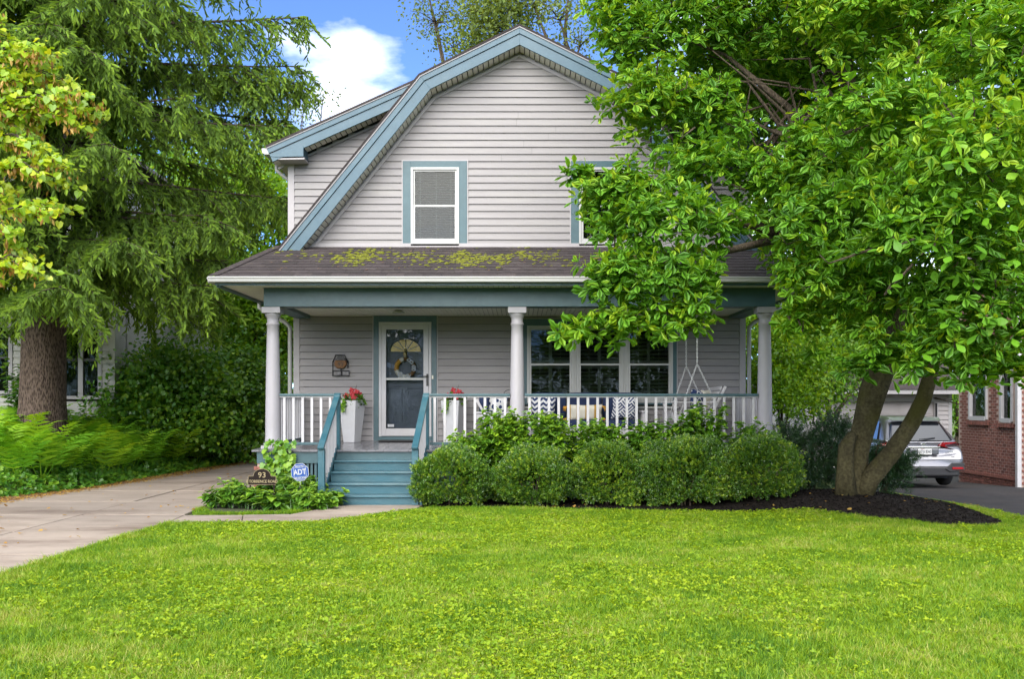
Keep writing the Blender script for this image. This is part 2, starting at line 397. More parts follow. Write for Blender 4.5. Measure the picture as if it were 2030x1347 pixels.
M['magnolia'] = leafmat('magnolia_leaf', (0.058,0.18,0.016), (0.145,0.355,0.018), (0.38,0.53,0.022), 0.40, 0.03, 0.45)
M['spruce'] = leafmat('spruce_needles', (0.095,0.150,0.042), (0.175,0.305,0.052), (0.35,0.52,0.07), 0.38, 0.02, 0.5)
M['linden'] = leafmat('linden_leaf', (0.15,0.31,0.014), (0.27,0.43,0.016), (0.46,0.52,0.02), 0.42, 0.04, 0.4)
M['bract'] = leafmat('seed_bract', (0.244,0.134,0.037), (0.415,0.244,0.061), (0.512,0.366,0.098), 0.3, 0.02)
M['boxwood'] = leafmat('boxwood_leaf', (0.040,0.105,0.015), (0.10,0.225,0.018), (0.30,0.42,0.026), 0.32, 0.05, 0.38)
M['hydrangea'] = leafmat('hydrangea_leaf', (0.073,0.195,0.017), (0.146,0.329,0.020), (0.305,0.500,0.027), 0.38, 0.035, 0.4)
M['fern'] = leafmat('fern_frond', (0.085,0.26,0.018), (0.16,0.40,0.022), (0.33,0.55,0.026), 0.45, 0.02, 0.5)
M['ivy'] = leafmat('ivy_leaf', (0.049,0.159,0.020), (0.104,0.268,0.022), (0.268,0.439,0.029), 0.30, 0.045, 0.38)
M['hosta'] = leafmat('leafy_perennial', (0.061,0.177,0.017), (0.134,0.305,0.024), (0.305,0.488,0.037), 0.36, 0.045, 0.38)
M['wood_green'] = leafmat('woodland_leaf', (0.043,0.122,0.012), (0.098,0.244,0.017), (0.232,0.403,0.024), 0.38, 0.03)
M['wood_bright'] = leafmat('bright_leaf', (0.098,0.232,0.015), (0.195,0.390,0.020), (0.415,0.561,0.024), 0.46, 0.03)
M['wood_olive'] = leafmat('olive_leaf', (0.073,0.110,0.027), (0.140,0.201,0.041), (0.256,0.329,0.055), 0.36, 0.02)
M['yew'] = leafmat('yew_needles', (0.010,0.037,0.012), (0.022,0.067,0.017), (0.049,0.122,0.024), 0.15, 0.06, 0.4)
M['grass'] = leafmat('grass_blade', (0.062,0.17,0.010), (0.168,0.31,0.013), (0.285,0.41,0.016), 0.38, 0.025, 0.45, inst=True, world_var=0.30, wscale=1.1, dry=(0.40,0.42,0.11))
M['violet'] = leafmat('lawn_weed_leaf', (0.14,0.27,0.010), (0.235,0.365,0.012), (0.35,0.45,0.016), 0.38, 0.025, 0.4, inst=True, world_var=0.2)

# ------------------------------------------------------------------ vectorised scatter
def nrm(a): return a / np.maximum(np.linalg.norm(a, axis=-1, keepdims=True), 1e-9)
def frames(d, n):
    """columns x, d (leaf axis), n (leaf normal)"""
    d = nrm(d); n = nrm(n - (n*d).sum(-1, keepdims=True)*d); x = np.cross(d, n)
    return np.stack([x, d, n], axis=-1)
def scatter(name, tmpl, pos, fr, sc, tone, mat, parent=None, kind=None):
    TV, TF = np.asarray(tmpl[0], float), np.asarray(tmpl[1], int)
    n, m = len(pos), len(TV)
    sc = np.asarray(sc, float)
    if sc.ndim == 1: sc = sc[:, None]
    V = np.einsum('nij,nmj->nmi', fr, TV[None]*np.broadcast_to(sc, (n, sc.shape[1]))[:, None, :]) + pos[:, None, :]
    org = np.array(ORG.get(parent.name, (0,0,0)) if parent is not None else (0,0,0))
    V = (V - org).reshape(-1, 3)
    Fc = (TF[None] + (np.arange(n)*m)[:, None, None]).reshape(-1, TF.shape[1])
    me = bpy.data.meshes.new(name)
    me.vertices.add(len(V)); me.vertices.foreach_set('co', V.astype(np.float32).ravel())
    me.loops.add(Fc.size); me.loops.foreach_set('vertex_index', Fc.astype(np.int32).ravel())
    me.polygons.add(len(Fc)); me.polygons.foreach_set('loop_start', np.arange(0, Fc.size, TF.shape[1], dtype=np.int32))
    at = me.attributes.new('tone', 'FLOAT', 'POINT'); at.data.foreach_set('value', np.repeat(np.asarray(tone, np.float32), m))
    me.update(calc_edges=True); me.materials.append(mat)
    o = bpy.data.objects.new(name, me); COL.objects.link(o)
    if parent is not None: o.parent = parent
    ORG[o.name] = tuple(org)
    if kind: o['kind'] = kind
    return o
def tmesh(name, tmpl, tone, mat):
    """single leaf mesh for leaf objects"""
    me = bpy.data.meshes.new(name); me.from_pydata([tuple(p) for p in tmpl[0]], [], [tuple(f) for f in tmpl[1]])
    at = me.attributes.new('tone', 'FLOAT', 'POINT'); at.data.foreach_set('value', np.full(len(me.vertices), tone, np.float32))
    me.materials.append(mat); me.update(); return me
def leaf_tmpl(w=0.5, pts=((0.0,0.0),(0.25,0.6),(0.6,1.0),(0.85,0.6),(1.0,0.0)), fold=0.18, curl=0.15):
    """unit-length leaf along +y, normal +z; tris only"""
    V = [(0, t, -curl*t*t) for t, _ in pts]; k = len(pts)
    for s in (-1, 1):
        V += [(s*w*0.5*a, t, -curl*t*t + fold*w*0.5*a) for t, a in pts[1:-1]]
    Fc = []
    for si, s in enumerate((-1, 1)):
        e = k + si*(k-2)
        for i in range(k-1):
            a, b = i, i+1; c = e+i-1 if i > 0 else None; d = e+i if i < k-2 else None
            if c is None: Fc.append((a, b, d))
            elif d is None: Fc.append((a, b, c))
            else: Fc += [(a, b, d), (a, d, c)]
    return V, Fc
T_LEAF = leaf_tmpl(0.5)
T_OBOV = leaf_tmpl(0.51, ((0.0,0.0),(0.3,0.5),(0.62,1.0),(0.86,0.62),(1.0,0.0)), 0.05, 0.24)
T_SMALL = ([(0,0,0),(0.28,0.5,0.06),(0,1,-0.05),(-0.28,0.5,0.06)], [(0,1,2),(0,2,3)])
T_HEART = ([(0,0.12,0),(0.22,-0.05,0.03),(0.46,0.2,0.09),(0.36,0.6,0.05),(0,1,-0.08),(-0.36,0.6,0.05),(-0.46,0.2,0.09),(-0.22,-0.05,0.03)],
           [(0,1,2),(0,2,3),(0,3,4),(0,4,5),(0,5,6),(0,6,7)])
T_IVY = ([(0,0.1,0),(0.18,0,0.02),(0.5,0.25,0.05),(0.28,0.45,0.03),(0.4,0.7,0.04),(0,1,-0.08),(-0.4,0.7,0.04),(-0.28,0.45,0.03),(-0.5,0.25,0.05),(-0.18,0,0.02)],
         [(0,1,2),(0,2,3),(0,3,4),(0,4,5),(0,5,6),(0,6,7),(0,7,8),(0,8,9)])
def sprig_tmpl(k, spread, w, seed):
    """a twig tip: k small pointed leaves around a unit axis +y"""
    r = random.Random(seed); V = []; Fc = []
    for i in range(k):
        t = 0.05 + 0.75*i/k; a = i*2.4 + r.uniform(-.3,.3); l = r.uniform(0.28,0.42)
        d = Vector((math.cos(a)*spread, 0.75, math.sin(a)*spread)).normalized()
        s = d.cross(Vector((math.sin(a), 0.3, -math.cos(a)))).normalized()
        p = Vector((0, t, 0)); b = len(V)
        V += [tuple(p), tuple(p+d*l*0.5+s*w), tuple(p+d*l), tuple(p+d*l*0.5-s*w)]; Fc += [(b,b+1,b+2),(b,b+2,b+3)]
    return V, Fc
def finger_tmpl(seed):
    """one drooping conifer shoot: a full body of needles with a ragged outline"""
    r = random.Random(seed); V = []; Fc = []
    for i in range(3):
        a = i*math.pi/3; ux, uz = math.cos(a), math.sin(a); b = len(V)
        V += [(0,0,0),(.10*ux,.25,.10*uz),(.085*ux,.7,.085*uz),(0,1,0),(-.085*ux,.7,-.085*uz),(-.10*ux,.25,-.10*uz)]; Fc += [(b,b+1,b+5),(b+1,b+2,b+5),(b+2,b+4,b+5),(b+2,b+3,b+4)]
    for i in range(5):
        t = .1+.16*i; a = i*2.4; b = len(V); c, s = math.cos(a), math.sin(a)
        V += [(0,t,0),(.17*c,t+.13,.17*s),(0,t+.07,0)]; Fc.append((b,b+1,b+2))
    return V, Fc
T_SPRUCE = finger_tmpl(3)
T_YEW = sprig_tmpl(7, 0.8, 0.06, 5)
T_BOX = sprig_tmpl(7, 1.0, 0.13, 9)

def vnoise(x, y, s=0):
    """smooth 2-D value noise in 0..1"""
    xi, yi = np.floor(x).astype(int), np.floor(y).astype(int); xf, yf = x-xi, y-yi
    h = lambda a, b: np.modf(np.abs(np.sin(a*127.1 + b*311.7 + s*74.7)*43758.5453))[0]
    u, v = xf*xf*(3-2*xf), yf*yf*(3-2*yf)
    return (h(xi,yi)*(1-u)+h(xi+1,yi)*u)*(1-v) + (h(xi,yi+1)*(1-u)+h(xi+1,yi+1)*u)*v
def inpoly(x, y, poly):
    c = np.zeros(len(x), bool); n = len(poly)
    for i in range(n):
        (x0,y0),(x1,y1) = poly[i], poly[(i+1)%n]
        if y0 == y1: continue
        k = ((y0 > y) != (y1 > y)) & (x < (x1-x0)*(y-y0)/(y1-y0)+x0); c ^= k
    return c
def rdir(n): return nrm(RNG.normal(size=(n,3)))

# ------------------------------------------------------------------ ground
def sstep(a, b, x):
    t = np.clip((x-a)/(b-a), 0, 1); return t*t*(3-2*t)
def gz(x, y):
    x = np.asarray(x, float); y = np.asarray(y, float)
    z = -0.036*np.clip(y-14.5, 0, 24)*sstep(6.4, 7.4, x)
    z = z + 0.38*sstep(-8.2, -10.0, x)*sstep(9, 13, y)
    z = z + 0.22*np.exp(-((x-5.0)/1.25)**2-((y-16.2)/1.5)**2)
    return z
def g1(x, y): return float(gz(x, y))
def xl(y): return float(np.interp(y, [4, 16.6, 20, 28.4, 60], [-8.75, -8.3, -7.75, -7.2, -7.2]))
def xr(y): return float(np.interp(y, [4, 9.7, 13.85, 17, 60], [-4.95, -4.84, -4.68, -4.95, -4.95]))
XR = lambda y: np.interp(y, [4, 9.7, 13.85, 17, 60], [-4.95, -4.84, -4.68, -4.95, -4.95])
XL = lambda y: np.interp(y, [4, 16.6, 20, 28.4, 60], [-8.75, -8.3, -7.75, -7.2, -7.2])

gxs = np.concatenate([[-600,-200,-80,-40,-25], np.arange(-16, 18.01, 0.3), [25,40,80,200,600]])
gys = np.concatenate([[-300,-80,-20,0], np.arange(2, 42.01, 0.35), [55,80,200,900]])
GX, GY = np.meshgrid(gxs, gys); GZ = gz(GX, GY) - 0.012
mb = MB(); nu = len(gxs)
mb.v = [tuple(map(float, p)) for p in zip(GX.ravel(), GY.ravel(), GZ.ravel())]
mb.f = [(j*nu+i, j*nu+i+1, (j+1)*nu+i+1, (j+1)*nu+i) for j in range(len(gys)-1) for i in range(nu-1)]
ground = mb.build('ground', M['turf'], smooth=True, kind='structure')

def sheet(name, poly, mat, dz, step=0.35, kind='structure', edge=0.0):
    """flat cover that follows the ground: polygon cut on a grid, sides turned down"""
    import bmesh
    bm = bmesh.new()
    f = bm.faces.new([bm.verts.new((p[0], p[1], 0)) for p in poly])
    xs = [p[0] for p in poly]; ys = [p[1] for p in poly]
    for ax, lo, hi in ((0, min(xs), max(xs)), (1, min(ys), max(ys))):
        t = lo+step
        while t < hi:
            co = (t,0,0) if ax == 0 else (0,t,0); no = (1,0,0) if ax == 0 else (0,1,0)
            bmesh.ops.bisect_plane(bm, geom=bm.verts[:]+bm.edges[:]+bm.faces[:], plane_co=co, plane_no=no); t += step
    bmesh.ops.triangulate(bm, faces=bm.faces[:])
    for v in bm.verts: v.co.z = g1(v.co.x, v.co.y)+dz
    r = bmesh.ops.extrude_edge_only(bm, edges=[e for e in bm.edges if e.is_boundary])
    for v in r['geom']:
        if isinstance(v, bmesh.types.BMVert): v.co.z -= dz+0.06
    bmesh.ops.recalc_face_normals(bm, faces=bm.faces[:])
    me = bpy.data.meshes.new(name); bm.to_mesh(me); bm.free(); me.materials.append(mat)
    o = bpy.data.objects.new(name, me); COL.objects.link(o)
    return tag(o, kind=kind)

# concrete drive: slabs with open joints over a soil base
drive = sheet('driveway', [(xl(y)+0.03, y) for y in (3,10,16.6,20,28.4,44)] + [(xr(y)-0.03, y) for y in (44,17,13.85,9.7,3)], M['soil'], 0.004)
rows = [3.0, 5.0, 7.0, 8.95, 10.9, 12.84, 14.8, 16.8, 18.8, 20.8, 22.9, 25, 27.2, 29.5, 32, 35, 39, 44]
J = 0.014
for i in range(len(rows)-1):
    a, b = rows[i]+J, rows[i+1]-J
    for (f0, f1) in ((xl, lambda y: -6.22-J), (lambda y: -6.22+J, xr)):
        t = random.uniform(0.022, 0.03); m_ = (a+b)/2
        MB().prism([(f0(a),a),(f1(a),a),(f1(m_),m_),(f1(b),b),(f0(b),b),(f0(m_),m_)], 'z', -0.05, t).build('concrete_slab', M['concrete'], drive, bev=0.008)
walk_lo = [(-4.674,13.87),(-3.7,13.87),(-2.72,13.87),(-2.05,14.85),(-1.56,15.7),(-1.5,16.22)]
walk_hi = [(-4.752,14.75),(-3.92,14.77),(-3.28,14.86),(-3.02,15.55),(-3.0,15.95),(-3.05,16.22)]
walk = sheet('front_walk', walk_lo + walk_hi[::-1], M['soil'], 0.004)
for i in range(5):
    e = 0.012
    p = [walk_lo[i], walk_lo[i+1], walk_hi[i+1], walk_hi[i]]; c = (sum(q[0] for q in p)/4, sum(q[1] for q in p)/4)
    p = [(c[0]+(q[0]-c[0])*(1-e), c[1]+(q[1]-c[1])*(1-e)) for q in p]
    MB().prism(p, 'z', -0.05, 0.024+0.003*(i%2)).build('concrete_slab', M['concrete'], walk, bev=0.008)
AS_L = [(7.06, 3), (7.06, 14.6), (7.2, 19.5), (7.4, 33.6)]
asph = sheet('asphalt_driveway', AS_L + [(15.5, 33.6), (15.5, 27.7), (11.56, 27.7), (11.56, 24), (13.5, 24), (13.5, 3)], M['asphalt'], 0.008, 0.6)
MU = [(-1.35,16.0),(.4,15.72),(1.8,15.4),(2.9,15.12),(4.1,14.95),(4.9,14.1),(5.5,13.62),(6.1,13.5),(6.45,13.9),(6.62,15.3),(6.75,16.8),(6.6,18.4),(5.2,19.2),(4.4,19.2),(4.35,17.3),(-1.35,17.3)]
mulch = sheet('mulch_bed', MU, M['mulch'], 0.03, 0.3)
BED = [(-4.62,15.15),(-4.2,14.98),(-3.55,15.2),(-3.1,15.7),(-3.12,17.25),(-4.85,17.25),(-4.85,16.2)]
bed = sheet('planting_bed', BED, M['soil'], 0.014, 0.3)
litter = sheet('litter_strip', [(xl(y)-0.02, y) for y in (3,10,16.6,20,28.4,34)] + [(xl(y)-0.42, y) for y in (34,28.4,20,16.6,10,3)], M['litter'], 0.02, 0.4)

# lawn -------------------------------------------------------------
LAWN = [(xr(y)+0.03, y) for y in (3.2,6,9.7,11.5,13.4)] + [(-4.66,13.84),(-3.7,13.84),(-2.70,13.84),(-2.02,14.83),(-1.53,15.7),(-1.3,15.98)] + [(p[0], p[1]-0.03) for p in MU[1:8]] + \
       [(6.5,13.85),(6.7,15.3),(6.83,16.9),(6.75,19.6),(7.15,19.5),(7.0,14.6),(7.0,3.2)]
PATCH = [(-4.62,14.8),(-3.95,14.81),(-3.3,14.9),(-3.08,15.5),(-3.4,15.4),(-3.6,15.25),(-4.2,15.05),(-4.5,15.15),(-4.72,15.6),(-4.8,15.5)]
RIGHTY = [(13.6,3),(13.6,23.9),(22,23.9),(22,3)]
def blade(mb, x, y, h, w, az, lean):
    dx, dy = math.cos(az), math.sin(az); b = []
    for t in (0, 0.55, 1.0):
        o = lean*h*t*t; ww = w*(1-t*0.85) if t < 1 else 0
        p = (x+dx*o, y+dy*o, h*t*(1-0.25*lean*t))
        b += [(p[0]-dy*ww/2, p[1]+dx*ww/2, p[2]), (p[0]+dy*ww/2, p[1]-dx*ww/2, p[2])] if t < 1 else [p]
    mb.add(b, [(0,1,3),(0,3,2),(2,3,4)])
def tuft(seed, n, hmin, hmax, w):
    r = random.Random(seed); mb = MB()
    for _ in range(n):
        blade(mb, r.uniform(-.03,.03), r.uniform(-.03,.03), r.uniform(hmin,hmax), w*r.uniform(.7,1.3), r.uniform(0,6.28), r.uniform(.15,1.0))
    return mb
def hidden_source(name, me):
    return bpy.data.objects.new(name, me)     # never linked: only the scatter reads its mesh
def gn_scatter(obj, meshes, smin, smax, tilt, mat):
    ng = bpy.data.node_groups.new('scatter_' + obj.name, 'GeometryNodeTree')
    ng.interface.new_socket('Geometry', in_out='INPUT', socket_type='NodeSocketGeometry')
    ng.interface.new_socket('Geometry', in_out='OUTPUT', socket_type='NodeSocketGeometry')
    N = ng.nodes.new; L = ng.links.new
    gi, go = N('NodeGroupInput'), N('NodeGroupOutput')
    jn = N('GeometryNodeJoinGeometry')
    for me in meshes:
        me.materials.append(mat)
        oi = N('GeometryNodeObjectInfo'); oi.inputs['Object'].default_value = hidden_source(me.name, me); oi.inputs['As Instance'].default_value = True
        L(oi.outputs['Geometry'], jn.inputs[0])
    ip = N('GeometryNodeInstanceOnPoints'); ip.inputs['Pick Instance'].default_value = True
    ri = N('FunctionNodeRandomValue'); ri.data_type = 'INT'; ri.inputs['Min'].default_value = 0
    for s_ in ri.inputs:
        if s_.name == 'Max' and s_.type == 'INT': s_.default_value = len(meshes)-1
        if s_.name == 'Min' and s_.type == 'INT': s_.default_value = 0
    rr = N('FunctionNodeRandomValue'); rr.data_type = 'FLOAT_VECTOR'
    rr.inputs[0].default_value = (-tilt,-tilt,0); rr.inputs[1].default_value = (tilt,tilt,6.283); rr.inputs['Seed'].default_value = 3
    na = N('GeometryNodeInputNamedAttribute'); na.data_type = 'FLOAT'; na.inputs['Name'].default_value = 'size'
    L(gi.outputs[0], ip.inputs['Points']); L(jn.outputs[0], ip.inputs['Instance'])
    L([s_ for s_ in ri.outputs if s_.type == 'INT'][0], ip.inputs['Instance Index'])
    L(rr.outputs[0], ip.inputs['Rotation']); L([s_ for s_ in na.outputs if s_.enabled and s_.type=='VALUE'][0], ip.inputs['Scale'])
    L(ip.outputs[0], go.inputs[0])
    md = obj.modifiers.new('scatter', 'NODES'); md.node_group = ng
def points(name, P, size):
    me = bpy.data.meshes.new(name); me.vertices.add(len(P)); me.vertices.foreach_set('co', P.astype(np.float32).ravel())
    at = me.attributes.new('size', 'FLOAT', 'POINT'); at.data.foreach_set('value', size.astype(np.float32)); me.update()
    o = bpy.data.objects.new(name, me); COL.objects.link(o); return tag(o, kind='stuff')
def sample_poly(poly, dens):
    xs = [p[0] for p in poly]; ys = [p[1] for p in poly]; a = (max(xs)-min(xs))*(max(ys)-min(ys)); n = int(a*dens)
    x = RNG.uniform(min(xs), max(xs), n); y = RNG.uniform(min(ys), max(ys), n); k = inpoly(x, y, poly); return x[k], y[k]
x1, y1 = sample_poly(LAWN, 1900); x2, y2 = sample_poly(PATCH, 2600); x3, y3 = sample_poly(RIGHTY, 120)
# keep only what a camera a step aside could see
gx_, gy_ = np.concatenate([x1,x2]), np.concatenate([y1,y2])
k = (np.abs(gx_) < 1.6+gy_*0.60)&(gy_ > 4.6)
gx_, gy_ = gx_[k], gy_[k]
pat = vnoise(gx_*0.9, gy_*0.9, 4)*0.6 + vnoise(gx_*2.7, gy_*2.7, 9)*0.4
sz = RNG.uniform(0.7, 1.2, len(gx_))*(0.72+0.6*pat)
edge_ = np.minimum(np.abs(gx_-XR(gy_)), 1.0)
sz *= np.where(edge_ < 0.12, 1.25, 1.0)
lawn = points('lawn_grass', np.stack([gx_, gy_, gz(gx_,gy_)-0.008], 1), sz)
gn_scatter(lawn, [tuft(i, 9, 0.03, 0.085, 0.0075).mesh('grass_tuft') for i in range(4)], 0.7, 1.2, 0.22, M['grass'])
x4, y4 = sample_poly(LAWN, 560)
k = (np.abs(x4) < 1.6+y4*0.60)&(y4 > 4.6)&(y4 < 15.2); x4, y4 = x4[k], y4[k]
pv = vnoise(x4*0.55+3, y4*0.45, 21)*0.65 + vnoise(x4*2.1, y4*2.1, 33)*0.35
k = RNG.random(len(x4)) < np.clip((pv-0.33)*3.0, 0.03, 1)*np.clip((x4-XR(y4)-0.15)/0.9, 0.02, 1); x4, y4 = x4[k], y4[k]
weeds = points('lawn_weeds', np.stack([x4, y4, gz(x4,y4)+RNG.uniform(0.03,0.06,len(x4))], 1), RNG.uniform(0.013, 0.034, len(x4)))
wm = []
for i in range(3):
    r_ = random.Random(i+50); q = MB()
    for kk in range(3):
        a = r_.uniform(0,6.28); m3 = Matrix.Rotation(a,3,'Z') @ Matrix.Rotation(r_.uniform(-.35,.5),3,'X'); s_ = r_.uniform(.7,1.1)
        q.add([tuple(m3 @ (Vector(v)*s_) + Vector((0.5*math.cos(a+1.5), 0.5*math.sin(a+1.5), r_.uniform(-.3,.2)))) for v in T_HEART[0]], T_HEART[1])
    wm.append(q.mesh('weed_leaf'))
gn_scatter(weeds, wm, 1, 1, 0.3, M['violet'])

# mulch chips and drive litter --------------------------------------
mx_, my_ = sample_poly(MU, 420)
T_CHIP = ([(-.5,-.18,0),(.5,-.12,0),(.45,.2,0.05),(-.4,.16,0),(0,0,.22)], [(0,1,4),(1,2,4),(2,3,4),(3,0,4)])
n = len(mx_); fr = frames(rdir(n)*np.array([1,1,.25]), np.array([0,0,1])+0.35*RNG.normal(size=(n,3)))
scatter('mulch_chips', T_CHIP, np.stack([mx_,my_,gz(mx_,my_)+0.032],1), fr, RNG.uniform(.02,.065,n), RNG.random(n), M['chip'], kind='stuff')
ly = RNG.uniform(10, 30, 5200); lx = XL(ly)-0.42+RNG.random(5200)**1.5*0.62
n = len(lx); fr = frames(rdir(n)*np.array([1,1,.15]), np.array([0,0,1])+0.25*RNG.normal(size=(n,3)))
scatter('needle_litter', T_CHIP, np.stack([lx,ly,gz(lx,ly)+0.026],1), fr, RNG.uniform(.02,.06,n), RNG.random(n), M['bract'], kind='stuff')

# ------------------------------------------------------------------ the house
HY = 19.9                      # porch wall
UY = 19.5                      # upper wall
house = empty('house', (0, HY, 0), 'lilac-grey lapped-siding house with blue-teal trim, gambrel gable and a white-columned front porch', 'house')
RK = [(-4.46,4.36),(-1.83,7.62),(0,8.53),(1.83,7.62),(4.46,4.36)]     # outer rake line x,z
DL = [(-4.65,6.33),(-1.80,7.60)]                                       # dormer rake
def line_z(pts, x): return float(np.interp(x, [p[0] for p in pts], [p[1] for p in pts]))
def rk_x(z):
    """half-width of the gambrel at height z"""
    return float(np.interp(z, [4.36, 7.62, 8.53], [4.46, 1.83, 0.0]))

def plank(mb, xb0, xb1, xt0, xt1, z0, z1, Y):
    """one lapped board: bottom edge proud of the board below"""
    mb.add([(xb0,Y-.030,z0),(xb1,Y-.030,z0),(xt1,Y-.006,z1),(xt0,Y-.006,z1),(xb0,Y,z0),(xb1,Y,z0),(xt1,Y,z1),(xt0,Y,z1)],
           [(0,1,2,3),(7,6,5,4),(4,5,1,0),(3,2,6,7),(0,3,7,4),(5,1,2,6)])
seam = random.Random(3)
def seams(iv):
    """boards come in lengths: butt joints here and there"""
    out = []
    for a, b in iv:
        while b-a > 4.2:
            c = a+seam.uniform(2.2, 3.7)
            if b-c < .6: break
            out.append((a, c-.0012)); a = c+.0012
        out.append((a, b))
    return out
def cut(iv, holes, z0, z1):
    out = [iv]
    for hx0, hx1, hz0, hz1 in holes:
        if z1 <= hz0+.02 or z0 >= hz1-.02: continue
        nxt = []
        for a, b in out:
            if hx0 > a: nxt.append((a, min(b, hx0)))
            if hx1 < b: nxt.append((max(a, hx1), b))
            if hx1 <= a or hx0 >= b: pass
        out = [q for q in nxt if q[1]-q[0] > .03]
    return out
# windows / door openings: px rectangles
def rect(px0, px1, py0, py1, Y): return (X(px0,Y), X(px1,Y), Z(py1,Y), Z(py0,Y))
WU1 = rect(799, 926, 320, 488.5, UY); WU2 = (-WU1[1]-0.02, -WU1[0]-0.02, WU1[2], WU1[3])
WL = rect(1037, 1341, 633, 803, HY); DO = rect(741, 866, 627, 874, HY)
EXPO = 0.1334
# gable
wall = MB(); Zs = 4.675-EXPO*2
gw = MB()
zz_=[4.45,5.5,6.5,7.5,8.25]; pl_ = [(-(rk_x(z)-.06),z) for z in zz_]+[((rk_x(z)-.06),z) for z in reversed(zz_)]; 
for z0_ in np.arange(4.45,8.25,.1):
    h_ = rk_x(z0_+.1)-.06
    for a_, b_ in [(-h_,h_)] if not (WU1[2]-.1 < z0_ < WU1[3]) else [(-h_,WU1[0]),(WU1[1],WU2[0]),(WU2[1],h_)]:
        if b_ > a_: gw.add([(a_,UY+.003,z0_),(b_,UY+.003,z0_),(b_,UY+.003,z0_+.1),(a_,UY+.003,z0_+.1)],[(0,1,2,3)])
gable = gw.build('gable_wall', M['dark'], house)  # dark backing in the board gaps draws the shadow lines under the laps
for k_ in range(-1, 30):
    z0 = 4.675+EXPO*k_; z1 = z0+EXPO
    if z0 > 8.32: break
    hb, ht = rk_x(z0+.16), rk_x(min(z1+.16, 8.5))
    for a, b in seams(cut((-hb, hb), [WU1, WU2], z0, z1)):
        xa, xb = a, b
        if a == -hb: xa = -ht
        if b == hb: xb = ht
        q = MB(); plank(q, a, b, xa, xb, z0, z1-.005, UY); q.build('siding_plank', M['siding'], gable)
# dormer faces, both sides of the gambrel
for sgn in (-1, 1):
    dw = MB().prism([(sgn*4.34,4.4),(sgn*4.34,6.4),(sgn*1.9,7.45),(sgn*1.9,4.4)], 'y', UY+.16, UY+.2).build('dormer_wall', M['dark'], house)  # coloured dark so lap shadows show between the dormer boards
    for k_ in range(-2, 24):
        z0 = 4.72+EXPO*k_; z1 = z0+EXPO
        zt = z1
        lim = -4.33
        # left end rises with the dormer roof line
        xa = lim if z1 < 6.33 else lim+(z1-6.33+.1)/0.445
        xb0 = -rk_x(z0)+.12; xb1 = -rk_x(z1)+.12
        if xa > xb0-.05 or z0 > 7.3: continue
        if sgn < 0:
            q = MB(); plank(q, xa, xb0, xa, xb1, z0, z1-.005, UY+.15); q.build('siding_plank', M['siding'], dw)
        elif k_ % 3 == 0:
            q = MB()
            for j in range(3):
                plank(q, -xb0, 4.33, -xb0, 4.33, z0+j*EXPO, z1+j*EXPO+.012, UY+.15)
            if z0 < 5.9: q.build('siding_plank', M['siding'], dw)
# porch wall
pw = MB().box(-4.3, WL[0], HY+.03, HY+.06, .4, 3.3)
pw = MB()
for a, b in ((-4.30, DO[0]), (DO[1], WL[0]), (WL[1], 4.30)): pw.box(a, b, HY+.02, HY+.05, .4, 3.32)
pw.box(WL[0], WL[1], HY+.02, HY+.05, .4, WL[2]); pw.box(DO[0], DO[1], HY+.02, HY+.05, .4, DO[2])
porch_wall = pw.build('porch_wall', M['dark'], house)  # dark colour supplies the shade lines between the porch boards
for k_ in range(0, 20):
    z0 = .86+EXPO*k_; z1 = min(z0+EXPO, 3.285)
    if z0 > 3.25: break
    for a, b in seams(cut((-4.2, 4.2), [WL, DO], z0, z1)):
        q = MB(); plank(q, a, b, a, b, z0, z1-(.005 if z1 < 3.28 else 0), HY); q.build('siding_plank', M['siding'], porch_wall)
# body of the house behind
bd = MB()
for s in (-1, 1):
    x0, x1 = sorted((s*4.30, s*4.24)); bd.box(x0, x1, HY+.06, 29, -.1, 6.2)
bd.box(-4.24, 4.24, 28.9, 29, -.1, 6.2); bd.box(-4.24,4.24,HY+1.6,HY+1.65,.4,6.2); bd.box(-4.2,4.2,HY+.07,HY+1.58,3.3,3.34); bd.box(-4.2,4.2,HY+.07,HY+1.58,.6,.64)
bd.build('side_wall', M['siding'], house)
for s in (-1, 1):
    MB().box(*sorted((s*4.20, s*4.315)), HY-.028, HY+.09, .78, 3.28).build('corner_board', M['trim'], house, bev=.004)
    MB().box(*sorted((s*4.245, s*4.365)), UY+.12, UY+.24, 4.3, 6.32).build('corner_board', M['trim'], house, bev=.004)
# roofs
def roof_slab(name, pts, th, y0, y1, mat):
    inner = [(p[0]*0.985, p[1]-th) for p in pts]
    return MB().prism(pts + inner[::-1], 'y', y0, y1).build(name, mat, house)
roof_slab('main_roof', RK, .12, UY-.42, 29.3, M['shingle'])
for s in (-1, 1):
    roof_slab('dormer_roof', [(s*p[0], p[1]) for p in DL], .10, UY-.30, 28.5, M['shingle'])
# rake boards: bands parallel to the roof line
def offset_line(pts, d):
    out = []
    for i, p in enumerate(pts):
        ns = []
        for a, b in ((i-1, i), (i, i+1)):
            if a < 0 or b >= len(pts): continue
            t = Vector((pts[b][0]-pts[a][0], pts[b][1]-pts[a][1])).normalized(); ns.append(Vector((t.y, -t.x)))
        if len(ns) == 2:
            m_ = (ns[0]+ns[1]).normalized(); q = Vector(p)+m_*d/max(.3, m_.dot(ns[0]))
        else: q = Vector(p)+ns[0]*d
        out.append((q.x, q.y))
    return out
def band(mb, pts, d0, d1, y0, y1):
    A, B = offset_line(pts, d0), offset_line(pts, d1)
    for i in range(len(pts)-1):
        mb.prism([A[i], A[i+1], B[i+1], B[i]], 'y', y0, y1)
    return mb
RY = UY-.44
band(MB(), RK, -.025, .006, RY-.03, RY+.3).build('roof_edge', M['shingle'], house)
band(MB(), RK, .008, .030, RY-.016, RY+.02).build('drip_edge', M['trim'], house)
